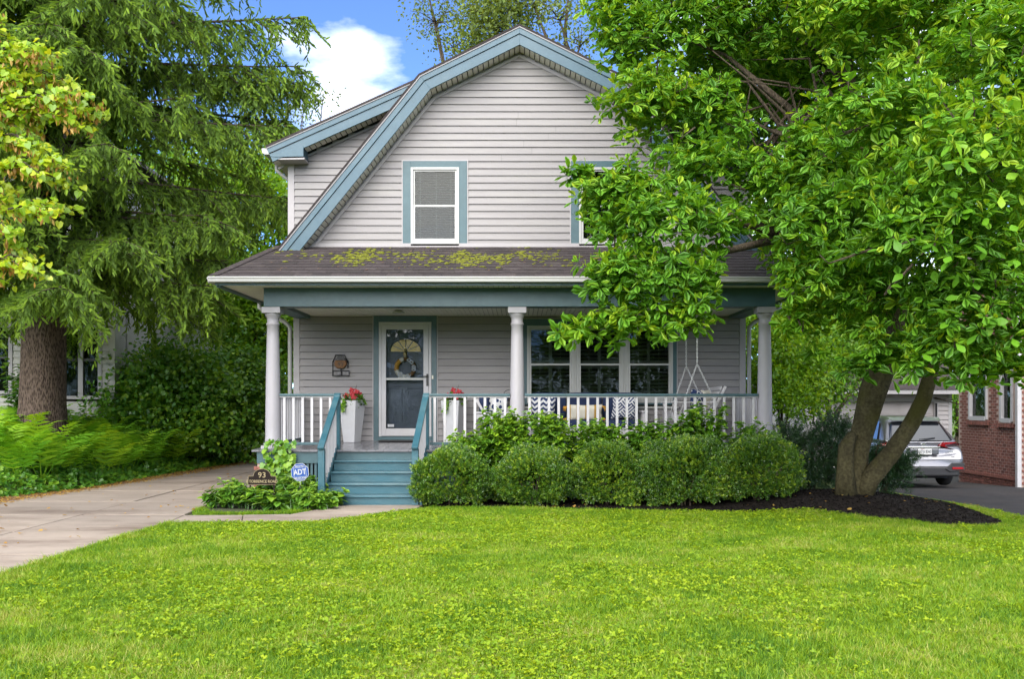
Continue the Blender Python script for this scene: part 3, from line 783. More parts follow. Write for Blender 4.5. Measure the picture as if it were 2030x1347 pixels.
band(MB(), RK, .032, .125, RY, RY+.04).build('rake_board', M['fascia'], house, bev=.004)
band(MB(), RK, .131, .305, RY+.022, RY+.06).build('rake_board', M['fascia'], house, bev=.004)
band(MB(), RK, .345, .395, UY-.035, UY-.004).build('frieze_trim', M['trim'], house)
DRY = RY+.13
for s in (-1, 1):
    pts = [(p[0]-.02, p[1]) for p in DL]
    if s > 0: pts = [(-p[0], p[1]) for p in pts][::-1]
    band(MB(), pts, -.025, .006, DRY-.03, DRY+.3).build('roof_edge', M['shingle'], house)
    band(MB(), pts, .008, .028, DRY-.016, DRY+.02).build('drip_edge', M['trim'], house)
    band(MB(), pts, .030, .12, DRY, DRY+.04).build('rake_board', M['fascia'], house, bev=.004)
    band(MB(), pts, .126, .285, DRY+.022, DRY+.06).build('rake_board', M['fascia'], house, bev=.004)
    band(MB(), pts, .31, .345, UY+.10, UY+.125).build('frieze_trim', M['trim'], house)
    q = [(s*4.62,6.17),(s*3.985,6.36),(s*3.985,6.165),(s*4.50,6.155)]
    MB().prism(q, 'y', DRY+.012, UY+.11).build('eave_return', M['fascia'], house, bev=.004)
    MB().prism([(s*4.52,6.135),(s*3.97,6.148),(s*3.97,6.118),(s*4.5,6.11)], 'y', DRY+.03, UY+.12).build('return_trim', M['trim'], house)
    MB().prism([(s*4.66,6.25),(s*4.60,6.13),(s*4.36,6.12),(s*4.36,6.2)], 'y', UY+.13, 28.4).build('side_soffit', M['soffit'], house)
    MB().prism([(s*4.62,6.32),(s*4.76,6.32),(s*4.75,6.24),(s*4.70,6.21),(s*4.62,6.21)], 'y', DRY+.03, 28.4).build('dormer_gutter', M['vinyl'], house)
    pts_ = [(s*4.68,20.05,6.21),(s*4.68,20.05,6.1),(s*4.5,20.05,5.95),(s*4.42,20.05,5.9)]
    MB().tube(pts_, .035, 8).build('gutter_elbow', M['vinyl'], house, smooth=True)
# soffit strips under the rakes, each its own board
strip = MB().box(-.044,.044,0,.372,-.008,0).mesh('soffit_board'); strip.materials.append(M['soffit'])
strip2 = MB().box(-.044,.044,0,.26,-.008,0).mesh('soffit_board'); strip2.materials.append(M['soffit'])
def strips(line, d, y, me, step=.102):
    A = offset_line(line, d)
    for i in range(len(A)-1):
        a, b = Vector(A[i]), Vector(A[i+1]); l = (b-a).length; t = (b-a)/l; n_ = int(l/step)
        ang = -math.atan2(t.y, t.x)
        for j in range(n_):
            c = a+t*((j+.5)*l/n_)
            link('soffit_board', me, None, house, mw=Matrix.Translation((c.x, y, c.y)) @ Matrix.Rotation(ang, 4, 'Y'))
strips(RK[:4], .30, UY-.38, strip)
strips([RK[3], RK[4]], .30, UY-.38, strip, .4)
strips([(p[0]-.02,p[1]) for p in DL], .28, DRY+.07, strip2)

# windows
def sash_window(name, r, Y, casing, mat_case, blind='blind', rows_=26, mull=1, head=None):
    x0, x1, z0, z1 = r; cw = casing
    c = MB().box(x0, x0+cw, Y-.045, Y+.04, z0, z1).box(x1-cw, x1, Y-.045, Y+.04, z0, z1)
    c.box(x0+cw, x1-cw, Y-.043, Y+.04, z1-(head or cw), z1).box(x0+cw, x1-cw, Y-.05, Y+.04, z0, z0+.035)
    w = c.build(name, mat_case, house, bev=.003)
    t = MB().box(x0-.022, x0-.002, Y-.036, Y, z0-.02, z1+.022).box(x1+.002, x1+.022, Y-.036, Y, z0-.02, z1+.022).box(x0-.002, x1+.002, Y-.036, Y, z1+.002, z1+.022)
    t.build('casing_trim', M['trim'], w)
    a0, a1, b0, b1 = x0+cw, x1-cw, z0+.035, z1-(head or cw)
    n_ = mull; wd = (a1-a0-(n_-1)*.05)/n_
    for i in range(n_):
        u0 = a0+i*(wd+.05); u1 = u0+wd
        fm = MB().box(u0, u0+.045, Y-.058, Y+.05, b0, b1).box(u1-.045, u1, Y-.058, Y+.05, b0, b1).box(u0+.045, u1-.045, Y-.058, Y+.05, b1-.045, b1).box(u0+.045, u1-.045, Y-.062, Y+.05, b0, b0+.05)
        fm.build('window_frame', M['vinyl'], w, bev=.003)
        v0, v1, w0, w1 = u0+.047, u1-.047, b0+.052, b1-.047; mid = (w0+w1)/2
        up = MB().box(v0,v0+.03,Y-.03,Y+.01,mid-.02,w1).box(v1-.03,v1,Y-.03,Y+.01,mid-.02,w1).box(v0+.03,v1-.03,Y-.03,Y+.01,w1-.03,w1).box(v0+.03,v1-.03,Y-.03,Y+.01,mid-.02,mid+.015)
        up.build('upper_sash', M['vinyl'], w, bev=.002)
        lo = MB().box(v0,v0+.035,Y-.046,Y-.032,w0,mid+.012).box(v1-.035,v1,Y-.046,Y-.032,w0,mid+.012).box(v0+.035,v1-.035,Y-.046,Y-.032,w0,w0+.05).box(v0+.035,v1-.035,Y-.046,Y-.032,mid-.025,mid+.012)
        lo.build('lower_sash', M['vinyl'], w, bev=.002)
        MB().box(v0+.03,v1-.03,Y-.012,Y-.008,mid+.015,w1-.03).build('pane', M['glass'], w)
        MB().box(v0+.035,v1-.035,Y-.041,Y-.037,w0+.05,mid-.025).build('pane', M['glass'], w)
        bl = MB()
        if blind == 'blind':
            kz = int((w1-w0)/.046)
            for j in range(kz):
                z = w0+.03+j*.046; bl.obox(((v0+v1)/2, Y+.10, z), (1,0,0), (0,.997,-.08), (0,.08,.997), (v1-v0)/2-.02, .023, .0015)
            for f_ in (.15,.52,.86): bl.box(v0+(v1-v0)*f_-.003, v0+(v1-v0)*f_+.003, Y+.07, Y+.074, w0, w1)
            for f_ in (.94,): bl.box(v0+(v1-v0)*f_-.002, v0+(v1-v0)*f_+.003, Y+.066, Y+.07, w0+.35, w1)
            bl.build('blind', M['blind'], w, kind='stuff')
        else:
            cx_ = (v0+v1)/2
            for (s0, s1) in ((v0, cx_), (cx_, v1)):
                for (q0, q1) in ((w0, mid-.03), (mid+.03, w1)):
                    bl.box(s0+.002, s0+.03, Y+.09, Y+.12, q0, q1).box(s1-.03, s1-.002, Y+.09, Y+.12, q0, q1).box(s0+.03, s1-.03, Y+.09, Y+.12, q0, q0+.05).box(s0+.03, s1-.03, Y+.09, Y+.12, q1-.05, q1)
                    bl.box((s0+s1)/2-.005,(s0+s1)/2+.005,Y+.075,Y+.085,q0+.05,q1-.05)
                    kz = int((q1-q0-.1)/.075)
                    for j in range(kz):
                        z = q0+.09+j*.075; bl.obox(((s0+s1)/2, Y+.105, z), (1,0,0), (0,.92,-.38), (0,.38,.92), (s1-s0)/2-.032, .034, .004)
            bl.build('shutter', M['shutter'], w, kind='stuff')
        if i < n_-1:
            MB().box(u1+.002, u1+.048, Y-.04, Y+.05, b0, b1).build('mullion', M['vinyl'], w, bev=.003)
    bx = MB()
    bx.box(x0+.02, x1-.02, Y+.55, Y+.57, z0, z1).box(x0+.02, x0+.03, Y+.05, Y+.55, z0, z1).box(x1-.03, x1-.02, Y+.05, Y+.55, z0, z1).box(x0+.03, x1-.03, Y+.05, Y+.55, z1-.02, z1-.01).box(x0+.03,x1-.03,Y+.05,Y+.55,z0+.01,z0+.02)
    bx.build('room_behind', M['room'], w)
    return w
sash_window('window', WU1, UY, .148, M['teal'], head=.12)
sash_window('window', WU2, UY, .148, M['teal'], head=.12)
sash_window('picture_window', WL, HY, .075, M['teal'], 'shutter', mull=3, head=.13)
MB().box(WL[0]-.03, WL[1]+.03, HY-.07, HY, WL[2]-.075, WL[2]-.03).build('window_sill', M['vinyl'], house, bev=.004)

# door
def door():
    x0, x1, z0, z1 = DO; Y = HY
    c = MB().box(x0, x0+.10, Y-.045, Y+.05, z0, z1).box(x1-.10, x1, Y-.045, Y+.05, z0, z1).box(x0+.10, x1-.10, Y-.043, Y+.05, z1-.115, z1).box(x0+.1, x1-.1, Y-.06, Y+.05, z0, z0+.075)
    d = c.build('front_door', M['teal'], house, bev=.003)
    MB().box(x0-.022,x0-.002,Y-.034,Y,z0,z1+.01).box(x1+.002,x1+.022,Y-.034,Y,z0,z1+.01).build('casing_trim', M['trim'], d)
    a0, a1, b0, b1 = x0+.102, x1-.102, z0+.078, z1-.118
    f = MB().box(a0,a0+.05,Y-.05,Y-.005,b0,b1).box(a1-.05,a1,Y-.05,Y-.005,b0,b1).box(a0+.05,a1-.05,Y-.05,Y-.005,b1-.05,b1)
    f.build('storm_frame', M['white'], d, bev=.003)
    s0, s1, q0, q1 = a0+.053, a1-.053, b0+.01, b1-.053
    gx0, gx1, gz0, gz1 = X(766,Y), X(840,Y), Z(850,Y), Z(654,Y)
    s = MB().box(s0,gx0,Y-.06,Y-.02,q0,q1).box(gx1,s1,Y-.06,Y-.02,q0,q1).box(gx0,gx1,Y-.06,Y-.02,gz1,q1).box(gx0,gx1,Y-.06,Y-.02,q0,gz0)
    s.build('storm_door', M['white'], d, bev=.004)
    MB().box(gx0,gx1,Y-.058,Y-.03,Z(754,Y),Z(750,Y)).build('mid_rail', M['vinyl'], d)
    MB().box(gx0,gx1,Y-.04,Y-.036,gz0,Z(754.5,Y)).build('pane', M['doorglass'], d)
    MB().box(gx0,gx1,Y-.04,Y-.036,Z(749.5,Y),gz1).build('pane', M['doorglass'], d)
    inn = MB().box(a0,a1,Y+.12,Y+.16,b0,b1)
    for i in range(2):
        for (p0,p1) in ((.12,.42),(.55,.80)):
            xa = a0+.1+i*.42; inn.box(xa,xa+.33,Y+.112,Y+.12,b0+p0*(b1-b0),b0+p1*(b1-b0))
    inn.build('inner_door', M['navydoor'], d, bev=.004)
    cx_, cz = (gx0+gx1)/2, Z(697,Y); R = .30
    fan = MB(); pts = [(cx_+R*math.cos(math.pi*k/18), cz+R*.82*math.sin(math.pi*k/18)) for k in range(19)]
    fan.prism(pts, 'y', Y+.105, Y+.111).build('fan_light', M['brass'], d)
    rb = MB()
    for k in range(1,6):
        a = math.pi*k/6; rb.beam((cx_+.07*math.cos(a),Y+.10,cz+.06*math.sin(a)),(cx_+R*math.cos(a),Y+.10,cz+R*.82*math.sin(a)),.014,.014,(0,1,0))
    rb.tube([(cx_+R*math.cos(math.pi*k/18),Y+.1,cz+R*.82*math.sin(math.pi*k/18)) for k in range(19)],.012,6).build('fan_muntin', M['navydoor'], d)
    hx = X(848,Y)
    h = MB().box(hx-.022,hx+.022,Y-.075,Y-.06,Z(766,Y),Z(742,Y)).tube([(hx,Y-.075,Z(746,Y)),(hx,Y-.11,Z(746.5,Y)),(hx-.05,Y-.12,Z(747,Y)),(hx-.11,Y-.12,Z(748.5,Y))],.009,8)
    h.build('door_handle', M['black'], d)
    MB().box(gx0+.03,gx0+.15,Y-.046,Y-.0405,gz0+.03,gz0+.08).build('window_sticker', M['signwhite'], d)
    MB().box(X(856.5,Y),X(859.5,Y),Y-.06,Y-.045,Z(752,Y),Z(745,Y)).build('doorbell', M['wax'], d)
    bx = MB().box(a0,a1,Y+.2,Y+.22,b0,b1).box(a0-.02,a0,Y+.0,Y+.2,b0,b1).box(a1,a1+.02,Y,Y+.2,b0,b1).box(a0,a1,Y,Y+.2,b1,b1+.02).box(a0,a1,Y,Y+.2,b0-.02,b0)
    bx.build('door_recess', M['room'], d)
door()

# porch roof with shingles
E0, E1 = (16.87, 3.665), (UY-.02, 4.535)
sl = Vector((0, E1[0]-E0[0], E1[1]-E0[1])); SL = sl.length; sl.normalize(); sn = Vector((0, -sl.z, sl.y))
hipx = lambda t: 4.96-(4.96-4.50)*t
pr = MB().add([(-4.96,E0[0],E0[1]),(4.96,E0[0],E0[1]),(4.50,E1[0],E1[1]),(-4.50,E1[0],E1[1]),(-4.96,E0[0],E0[1]-.05),(4.96,E0[0],E0[1]-.05),(4.5,E1[0],E1[1]-.1),(-4.5,E1[0],E1[1]-.1)],
              [(0,1,2,3),(7,6,5,4),(4,5,1,0)])
for s in (-1,1):
    pr.add([(s*4.96,E0[0],E0[1]),(s*4.5,E1[0],E1[1]),(s*4.48,28.5,4.5),(s*4.96,28.5,E0[1])],[(0,1,2,3) if s<0 else (3,2,1,0)])
porch_roof = pr.build('porch_roof', M['shingle'], house)
tab = MB().add([(-.148,-.005,.012),(.148,-.005,.012),(.148,.27,.0),(-.148,.27,.0),(-.148,-.005,-.004),(.148,-.005,-.004)],[(0,1,2,3),(4,5,1,0),(0,3,4),(1,5,2)]).mesh('shingle')
tab.materials.append(M['shingle'])
rot_s = Matrix((( 1,0,0),(0,sl.y,sn.y),(0,sl.z,sn.z))).to_4x4()
NR = 11; ex = SL/NR; cnt = 0; rest = MB()
for r_ in range(NR):
    hx = hipx((r_+.5)/NR)-.05; x = -hx+.15-(.15 if r_%2 else 0)
    while x < hx+.1:
        jit = random.uniform(-.008,.008)
        p = Vector((min(max(x,-hx+.1),hx-.1), E0[0], E0[1])) + sl*(r_*ex+jit) + sn*.004
        if x < 2.9 or r_ < 1:
            if cnt < 300:
                link('shingle', tab, None, porch_roof, mw=Matrix.Translation(p) @ rot_s); cnt += 1
            else: rest.add([tuple(p+rot_s.to_3x3() @ Vector(v.co)) for v in tab.vertices], [tuple(f.vertices) for f in tab.polygons])
        else: rest.add([tuple(p+rot_s.to_3x3() @ Vector(v.co)) for v in tab.vertices], [tuple(f.vertices) for f in tab.polygons])
        x += .302
rest.build('shingle', M['shingle'], porch_roof, kind='stuff')
cap = MB()
for s in (-1,1):
    for j in range(14):
        t = j/14; a = Vector((s*hipx(t), E0[0]+(E1[0]-E0[0])*t, E0[1]+(E1[1]-E0[1])*t)); t2 = (j+1.2)/14
        b = Vector((s*hipx(t2), E0[0]+(E1[0]-E0[0])*t2, E0[1]+(E1[1]-E0[1])*t2)); cap.beam(a+Vector((0,0,.022)), b+Vector((0,0,.014)), .16, .012)
cap.build('hip_cap', M['shingle'], porch_roof)
# moss: cushions crowding in drifts over the middle of the slope
mo = MB(); rm = random.Random(4)
clus = [(X(px,18.4), t, n_) for px, t, n_ in ((545,.75,4),(585,.7,6),(622,.6,5),(660,.55,10),(690,.62,34),(712,.6,44),(735,.66,24),(760,.72,8),(790,.5,10),(818,.6,12),(850,.55,14),(880,.45,12),(905,.62,34),(925,.55,40),(945,.52,24),(965,.6,10),(985,.55,24),(1010,.62,12),(1040,.7,16),(1060,.55,14),(1100,.6,16),(1130,.5,8),(1190,.6,12),(1260,.55,14),(1330,.6,10))]
for cx_, t0, n_ in clus:
    for _ in range(int(n_*1.9)):
        x = cx_+rm.gauss(0,.12); t = min(.95,max(.05,t0+rm.gauss(0,.13))); q = Vector((x,E0[0],E0[1]))+sl*(t*SL)
        r_ = rm.uniform(.010,.042)
        mo.ball(tuple(q+sn*.012), (r_*rm.uniform(1,1.6), r_*rm.uniform(.8,1.2), r_*.5), 7, 4)
mo.build('moss', M['moss'], porch_roof, smooth=True, kind='stuff')
dl = MB()
for _ in range(120):
    x = rm.uniform(-4.3,2.5); t = rm.uniform(.1,.9); q = Vector((x,E0[0],E0[1]))+sl*(t*SL)+sn*.02
    a = rm.uniform(0,6.28); r_ = rm.uniform(.012,.03); dl.add([tuple(q+Vector((r_*math.cos(a+k*2.1),r_*math.sin(a+k*2.1),.3*r_*math.sin(a+k*2.1)))) for k in range(3)],[(0,1,2)])
dl.build('fallen_petals', M['litter'], porch_roof, kind='stuff')
MB().box(-4.42,4.42,UY-.05,UY-.004,4.53,4.60).build('roof_flashing', M['trim'], house)

# gutter, fascia, soffit, beam
gp = [(16.765,3.655),(16.755,3.64),(16.77,3.615),(16.775,3.575),(16.80,3.562),(16.88,3.562),(16.88,3.65),(16.865,3.65),(16.865,3.58),(16.80,3.585),(16.785,3.655)]
MB().prism(gp, 'x', -5.02, 5.02).build('porch_gutter', M['vinyl'], house)
for s in (-1,1):
    sg = [(s*(4.96+p[0]-16.87+2*(16.87-p[0])), p[1]) for p in gp]
    MB().prism(sg, 'y', 16.89, 28.5).build('porch_gutter', M['vinyl'], house)
    MB().box(*sorted((s*4.86,s*4.94)),16.98,28.4,3.50,3.64).build('fascia_board', M['teal'], house)
MB().box(-4.94,4.94,16.89,16.94,3.525,3.64).build('fascia_board', M['teal'], house)
sfb = MB().box(-.039,.039,16.945,17.36,3.537,3.546); sfm = sfb.mesh('soffit_board', (0,17.0,3.54)); sfm.materials.append(M['soffit'])
for i in range(104): link('soffit_board', sfm, None, house, loc=(-4.44+i*.0862,17.0,3.54))
for s in (-1,1):
    q = MB()
    for j in range(8):
        xa = s*(4.30+j*.075); q.box(*sorted((xa,xa+s*.071)),16.945 if j>1 else 17.37,28.4,3.537,3.546)
    q.build('side_soffit', M['soffit'], house)
MB().box(-4.27,4.27,17.38,17.72,3.226,3.535).build('porch_beam', M['teal'], house, bev=.005)
for s in (-1,1): MB().box(*sorted((s*4.27,s*3.99)),17.722,HY-.03,3.228,3.53).build('porch_beam', M['teal'], house, bev=.005)
cb = MB().box(-.0375,.0375,17.725,HY-.002,3.285,3.296); cm = cb.mesh('ceiling_board', (0,17.7,3.29)); cm.materials.append(M['soffit'])
for i in range(96): link('ceiling_board', cm, None, house, loc=(-3.945+i*.0831,17.7,3.29))
MB().box(-4.2,4.2,17.72,HY+.04,3.30,3.34).build('ceiling_deck', M['dark'], house)
MB().box(-4.19,4.19,HY-.03,HY-.023,3.262,3.285).build('ceiling_trim', M['trim'], house)
# columns
def column(x):
    Y = 17.55
    prof = [(.133,.10),(.133,.16),(.127,.20)]+[(.127-.029*((t/10)**1.6)+.0, .2+(2.08-.2)*t/10) for t in range(1,11)]+[(.111,2.09),(.111,2.115),(.098,2.125),(.098,2.20),(.112,2.22),(.132,2.26),(.14,2.28)]
    c = MB().lathe([(r,z+.84) for r,z in prof],(x,Y,0),28).build('porch_column', M['column'], house, smooth=True)
    MB().box(x-.155,x+.155,Y-.155,Y+.155,3.122,3.224).build('capital', M['column'], c, bev=.006)
    b = MB().box(x-.165,x+.165,Y-.165,Y+.165,.842,.90); b.build('plinth', M['column'], c, bev=.006)
    MB().lathe([(.15,.90),(.157,.92),(.15,.94),(.133,.945)],(x,Y,0),28).build('base_ring', M['column'], c, smooth=True)
for x in (-4.155,-.04,4.13): column(x)

# deck
def dk(y): return .84+(y-17.3)*.023
db = MB().add([(-.066,17.24,.835),(.066,17.24,.835),(.066,HY-.03,dk(HY)),(-.066,HY-.03,dk(HY)),(-.066,17.24,.805),(.066,17.24,.805),(.066,HY-.03,dk(HY)-.03),(-.066,HY-.03,dk(HY)-.03)],
              [(0,1,2,3),(7,6,5,4),(4,5,1,0),(5,6,2,1),(6,7,3,2),(7,4,0,3)])
dm = db.mesh('deck_board', (0,17.3,.83)); dm.materials.append(M['deck'])
for i in range(65): link('deck_board', dm, None, house, loc=(-4.37+i*.1366,17.3,.83))
MB().box(-4.36,4.36,17.285,17.33,.61,.803).build('skirt_board', M['teal'], house, bev=.004)
for s in (-1,1): MB().box(*sorted((s*4.30,s*4.36)),17.335,HY,.61,.803).build('skirt_board', M['teal'], house)
MB().box(-4.3,4.3,17.75,17.8,-.05,.8).build('underdeck_shade_panel', M['dark'], house)  # dark panel standing in for the shade under the deck
slm = MB().box(-.019,.019,17.31,17.33,.05,.608).mesh('lattice_slat', (0,17.3,.3)); slm.materials.append(M['teal'])
for i in range(14): link('lattice_slat', slm, None, house, loc=(-4.05+i*.066,17.3,.3))
MB().box(-4.14,-3.14,17.332,17.36,.03,.09).build('lattice_rail', M['teal'], house)
MB().box(-4.16,-4.085,17.30,17.335,.03,.608).build('lattice_post', M['teal'], house)
MB().box(-1.5,4.0,17.31,17.34,.02,.608).build('skirt_panel', M['teal'], house)
def pier(x0,x1):
    c = MB().box(x0+.006,x1-.006,17.306,17.7,-.05,.604).build('brick_pier', M['mortar'], house)
    bm_ = MB().box(-.098,.098,0,.09,-.029,.029).mesh('brick'); bm_.materials.append(M['brick'])
    for r_ in range(8):
        off = .05 if r_%2 else 0
        for j in range(2):
            x = x0+.075+j*.2-off
            if x < x1-.03: link('brick', bm_, None, c, loc=(min(x+.02, x1-.095),17.298+.004*random.random(),.03+r_*.071))
pier(-4.36,-4.06); pier(4.06,4.36)

# stairs
ST0, ST1 = -3.06, -1.56
NY = [16.25,16.53,16.81,17.09]; NZ = [.168,.336,.504,.672]
for i in range(4):
    MB().box(ST0,ST1,NY[i]-.02,NY[i]+.30,NZ[i]-.034,NZ[i]).build('stair_tread', M['teal_tread'], house, bev=.008)
for i in range(5):
    z1 = (NZ[i]-.036) if i < 4 else .80; z0 = NZ[i-1]+.001 if i else 0.0; y = (NY+[17.37])[i]+.012
    MB().box(ST0+.01,ST1-.01,y,y+.02,z0,z1).build('stair_riser', M['teal_step'], house, bev=.003)
for x in (ST0, ST1):
    sgn = -1 if x == ST0 else 1
    MB().prism([(16.2,0.0),(16.2,.14),(17.28,.80),(17.28,.4),(16.55,0.0)], 'x', *sorted((x+sgn*.004,x+sgn*.045))).build('stringer', M['teal_step'], house, bev=.003)
def stair_rail(xb, xt):
    yb, yt = 16.24, 17.42
    r = MB().beam((xb,yb-.10,.905),(xt,yt+.06,1.765),.10,.042).build('stair_handrail', M['teal_step'], house, bev=.006)
    MB().box(xb-.052,xb+.052,yb-.05,yb+.05,0,.90).build('newel_post', M['teal_step'], house, bev=.006)
    MB().box(xt-.052,xt+.052,yt-.05,yt+.05,.55,1.745).build('newel_post', M['teal_step'], house, bev=.006)
    MB().beam((xb,yb+.05,.16),(xt,yt-.05,.90),.05,.07).build('stair_bottom_rail', M['teal_step'], house, bev=.004)
    bal = MB().box(-.018,.018,-.018,.018,0,.70).mesh('baluster'); bal.materials.append(M['white'])
    for k in range(9):
        t = (k+1)/10; y = yb+.05+(yt-.1-yb)*t; link('baluster', bal, None, r, loc=(xb+(xt-xb)*t, y, .205+.735*t))
stair_rail(-3.085,-3.05); stair_rail(-1.625,-1.565)
# porch railings
balm = MB().box(-.021,.021,-.021,.021,0,.80).mesh('baluster'); balm.materials.append(M['white'])
def railing(p, q, n_):
    (x0,y0),(x1,y1) = p, q; z0, z1 = dk(y0), dk(y1)
    r = MB().beam((x0,y0,z0+.905),(x1,y1,z0+.905),.105,.04).build('porch_railing', M['teal'], house, bev=.006)
    MB().beam((x0,y0,z0+.872),(x1,y1,z0+.872),.045,.022).build('upper_batten', M['white'], r)
    MB().beam((x0,y0,z0+.085),(x1,y1,z0+.085),.075,.045).build('bottom_rail', M['teal'], r, bev=.005)
    for k in range(n_):
        t = (k+.5)/n_; link('baluster', balm, None, r, loc=(x0+(x1-x0)*t, y0+(y1-y0)*t, z0+.108-.04*0), scale=(1,1,.955))
railing((-4.03,17.52),(-3.105,17.52),6)
railing((-1.51,17.52),(-.16,17.52),8)
railing((.085,17.52),(4.01,17.52),24)
railing((-4.16,17.70),(-4.16,HY-.03),15)
railing((4.14,17.70),(4.14,HY-.03),15)
# downspouts
for s in (-1,1):
    MB().tube([(s*4.97,19.9,3.56),(s*4.97,19.9,3.44),(s*4.86,19.9,3.36),(s*4.48,19.9,3.16),(s*4.385,19.9,3.06),(s*4.385,19.9,.1)],.042,8).build('downspout', M['vinyl'], house, smooth=True)
# ceiling light stub and hook
cl = MB().lathe([(.11,0),(.11,.02),(.08,.03),(.05,.05)],(X(790,18.7),18.7,3.232),18).build('ceiling_light_base', M['vinyl'], house, smooth=True)
MB().tube([(X(1092,18.2),18.2,3.285),(X(1092,18.2),18.2,3.25),(X(1092,18.2)+.02,18.2,3.235),(X(1092,18.2)+.02,18.2,3.26)],.006,6).build('ceiling_hook', M['black'], house)

# ------------------------------------------------------------------ things on the porch
def patmat(name, kind, a, b, s):
    """printed cloth: flat pattern in object space"""
    m, nt, N, L = newmat(name)
    p = N('ShaderNodeBsdfPrincipled'); o = N('ShaderNodeOutputMaterial'); L(p.outputs[0], o.inputs[0]); p.inputs['Roughness'].default_value = .9
    tc_ = N('ShaderNodeTexCoord'); sp = N('ShaderNodeSeparateXYZ'); L(tc_.outputs['Object'], sp.inputs[0])
    def mt(op, x, y=None, z=None):
        n = N('ShaderNodeMath', operation=op)
        for i, v in enumerate((x, y, z)):
            if v is None: continue
            if isinstance(v, (int, float)): n.inputs[i].default_value = v
            else: L(v, n.inputs[i])
        return n.outputs[0]
    u, v = sp.outputs['X'], sp.outputs['Z']
    if kind == 'chevron':
        t = mt('PINGPONG', mt('MULTIPLY', u, s), .5); k = mt('FRACT', mt('ADD', mt('MULTIPLY', v, s*1.15), mt('MULTIPLY', t, .9))); f = mt('GREATER_THAN', k, .5)
    elif kind == 'fret':
        x_ = mt('MULTIPLY', mt('ADD', u, v), s); y_ = mt('MULTIPLY', mt('SUBTRACT', u, v), s)
        ck = mt('GREATER_THAN', mt('FRACT', mt('MULTIPLY', mt('ADD', mt('FLOOR', x_), mt('FLOOR', y_)), .5)), .25)
        fx = mt('GREATER_THAN', mt('FRACT', mt('MULTIPLY', x_, 3)), .5); fy = mt('GREATER_THAN', mt('FRACT', mt('MULTIPLY', y_, 3)), .5)
        f = mt('ADD', mt('MULTIPLY', ck, fx), mt('MULTIPLY', mt('SUBTRACT', 1, ck), fy))
    elif kind == 'stripe':
        k = mt('FRACT', mt('MULTIPLY', u, s)); f = mt('LESS_THAN', k, .35)
    elif kind == 'trellis':
        a1 = mt('ABSOLUTE', mt('SINE', mt('ADD', mt('MULTIPLY', u, s), mt('SINE', mt('MULTIPLY', v, s))))); a2 = mt('ABSOLUTE', mt('SINE', mt('ADD', mt('MULTIPLY', v, s), mt('SINE', mt('MULTIPLY', u, s)))))
        f = mt('LESS_THAN', mt('MINIMUM', a1, a2), .28)
    else:
        n = N('ShaderNodeTexVoronoi'); n.inputs['Scale'].default_value = s; L(tc_.outputs['Object'], n.inputs['Vector']); f = mt('LESS_THAN', n.outputs['Distance'], .42)
    mx = N('ShaderNodeMix', data_type='RGBA'); L(f, mx.inputs['Factor']); mx.inputs['A'].default_value = c4(a); mx.inputs['B'].default_value = c4(b)
    L(mx.outputs['Result'], p.inputs['Base Color'])
    n3 = N('ShaderNodeTexNoise'); n3.inputs['Scale'].default_value = 220; L(tc_.outputs['Object'], n3.inputs['Vector'])
    bp = N('ShaderNodeBump'); bp.inputs['Strength'].default_value = .3; bp.inputs['Distance'].default_value = .01; L(n3.outputs['Fac'], bp.inputs['Height']); L(bp.outputs[0], p.inputs['Normal'])
    return m
NV, WT = (.018,.035,.11), (.68,.68,.69)
def pillow_mesh(w, h, d):
    """stuffed cushion, upright in local x/z, corners pinched"""
    mb = MB(); n = 12
    for s in (-1, 1):
        def fn(i, j, s=s):
            u, v = 2*i-1, 2*j-1; k = (1-u**4)*(1-v**4); pinch = 1-.09*(1-abs(u*v))*max(abs(u),abs(v))**3
            return (u*w/2*pinch, s*d/2*(k**.55), v*h/2*pinch)
        mb.grid(fn, n, n)
    return mb
def pillow(label, w, h, d, loc, mat, rx=0, rz=0, rot_y=0):
    o = pillow_mesh(w,h,d).build('throw_pillow', mat, None, smooth=True); o.location = loc
    o.rotation_euler = (rx, rot_y, rz); return tag(o, label, 'pillow', 'throw pillows on the porch seats')
def cushion(mb, x0,x1,y0,y1,z0,z1,r=.035):
    """soft box: rounded all round"""
    n = 6; cx_,cy,cz = (x0+x1)/2,(y0+y1)/2,(z0+z1)/2; hx,hy,hz = (x1-x0)/2,(y1-y0)/2,(z1-z0)/2; V=[];Fc=[]
    def sq(t, e=.22): return math.copysign(abs(t)**e, t)
    m_=16; k_=10
    for j in range(k_+1):
        a = math.pi*j/k_-math.pi/2
        for i in range(m_):
            b = 2*math.pi*i/m_; V.append((cx_+hx*sq(math.cos(a))*sq(math.cos(b)), cy+hy*sq(math.cos(a))*sq(math.sin(b)), cz+hz*sq(math.sin(a))))
    for j in range(k_):
        for i in range(m_): Fc.append((j*m_+i, j*m_+(i+1)%m_, (j+1)*m_+(i+1)%m_, (j+1)*m_+i))
    return mb.add(V,Fc)
dz = dk(19.0)
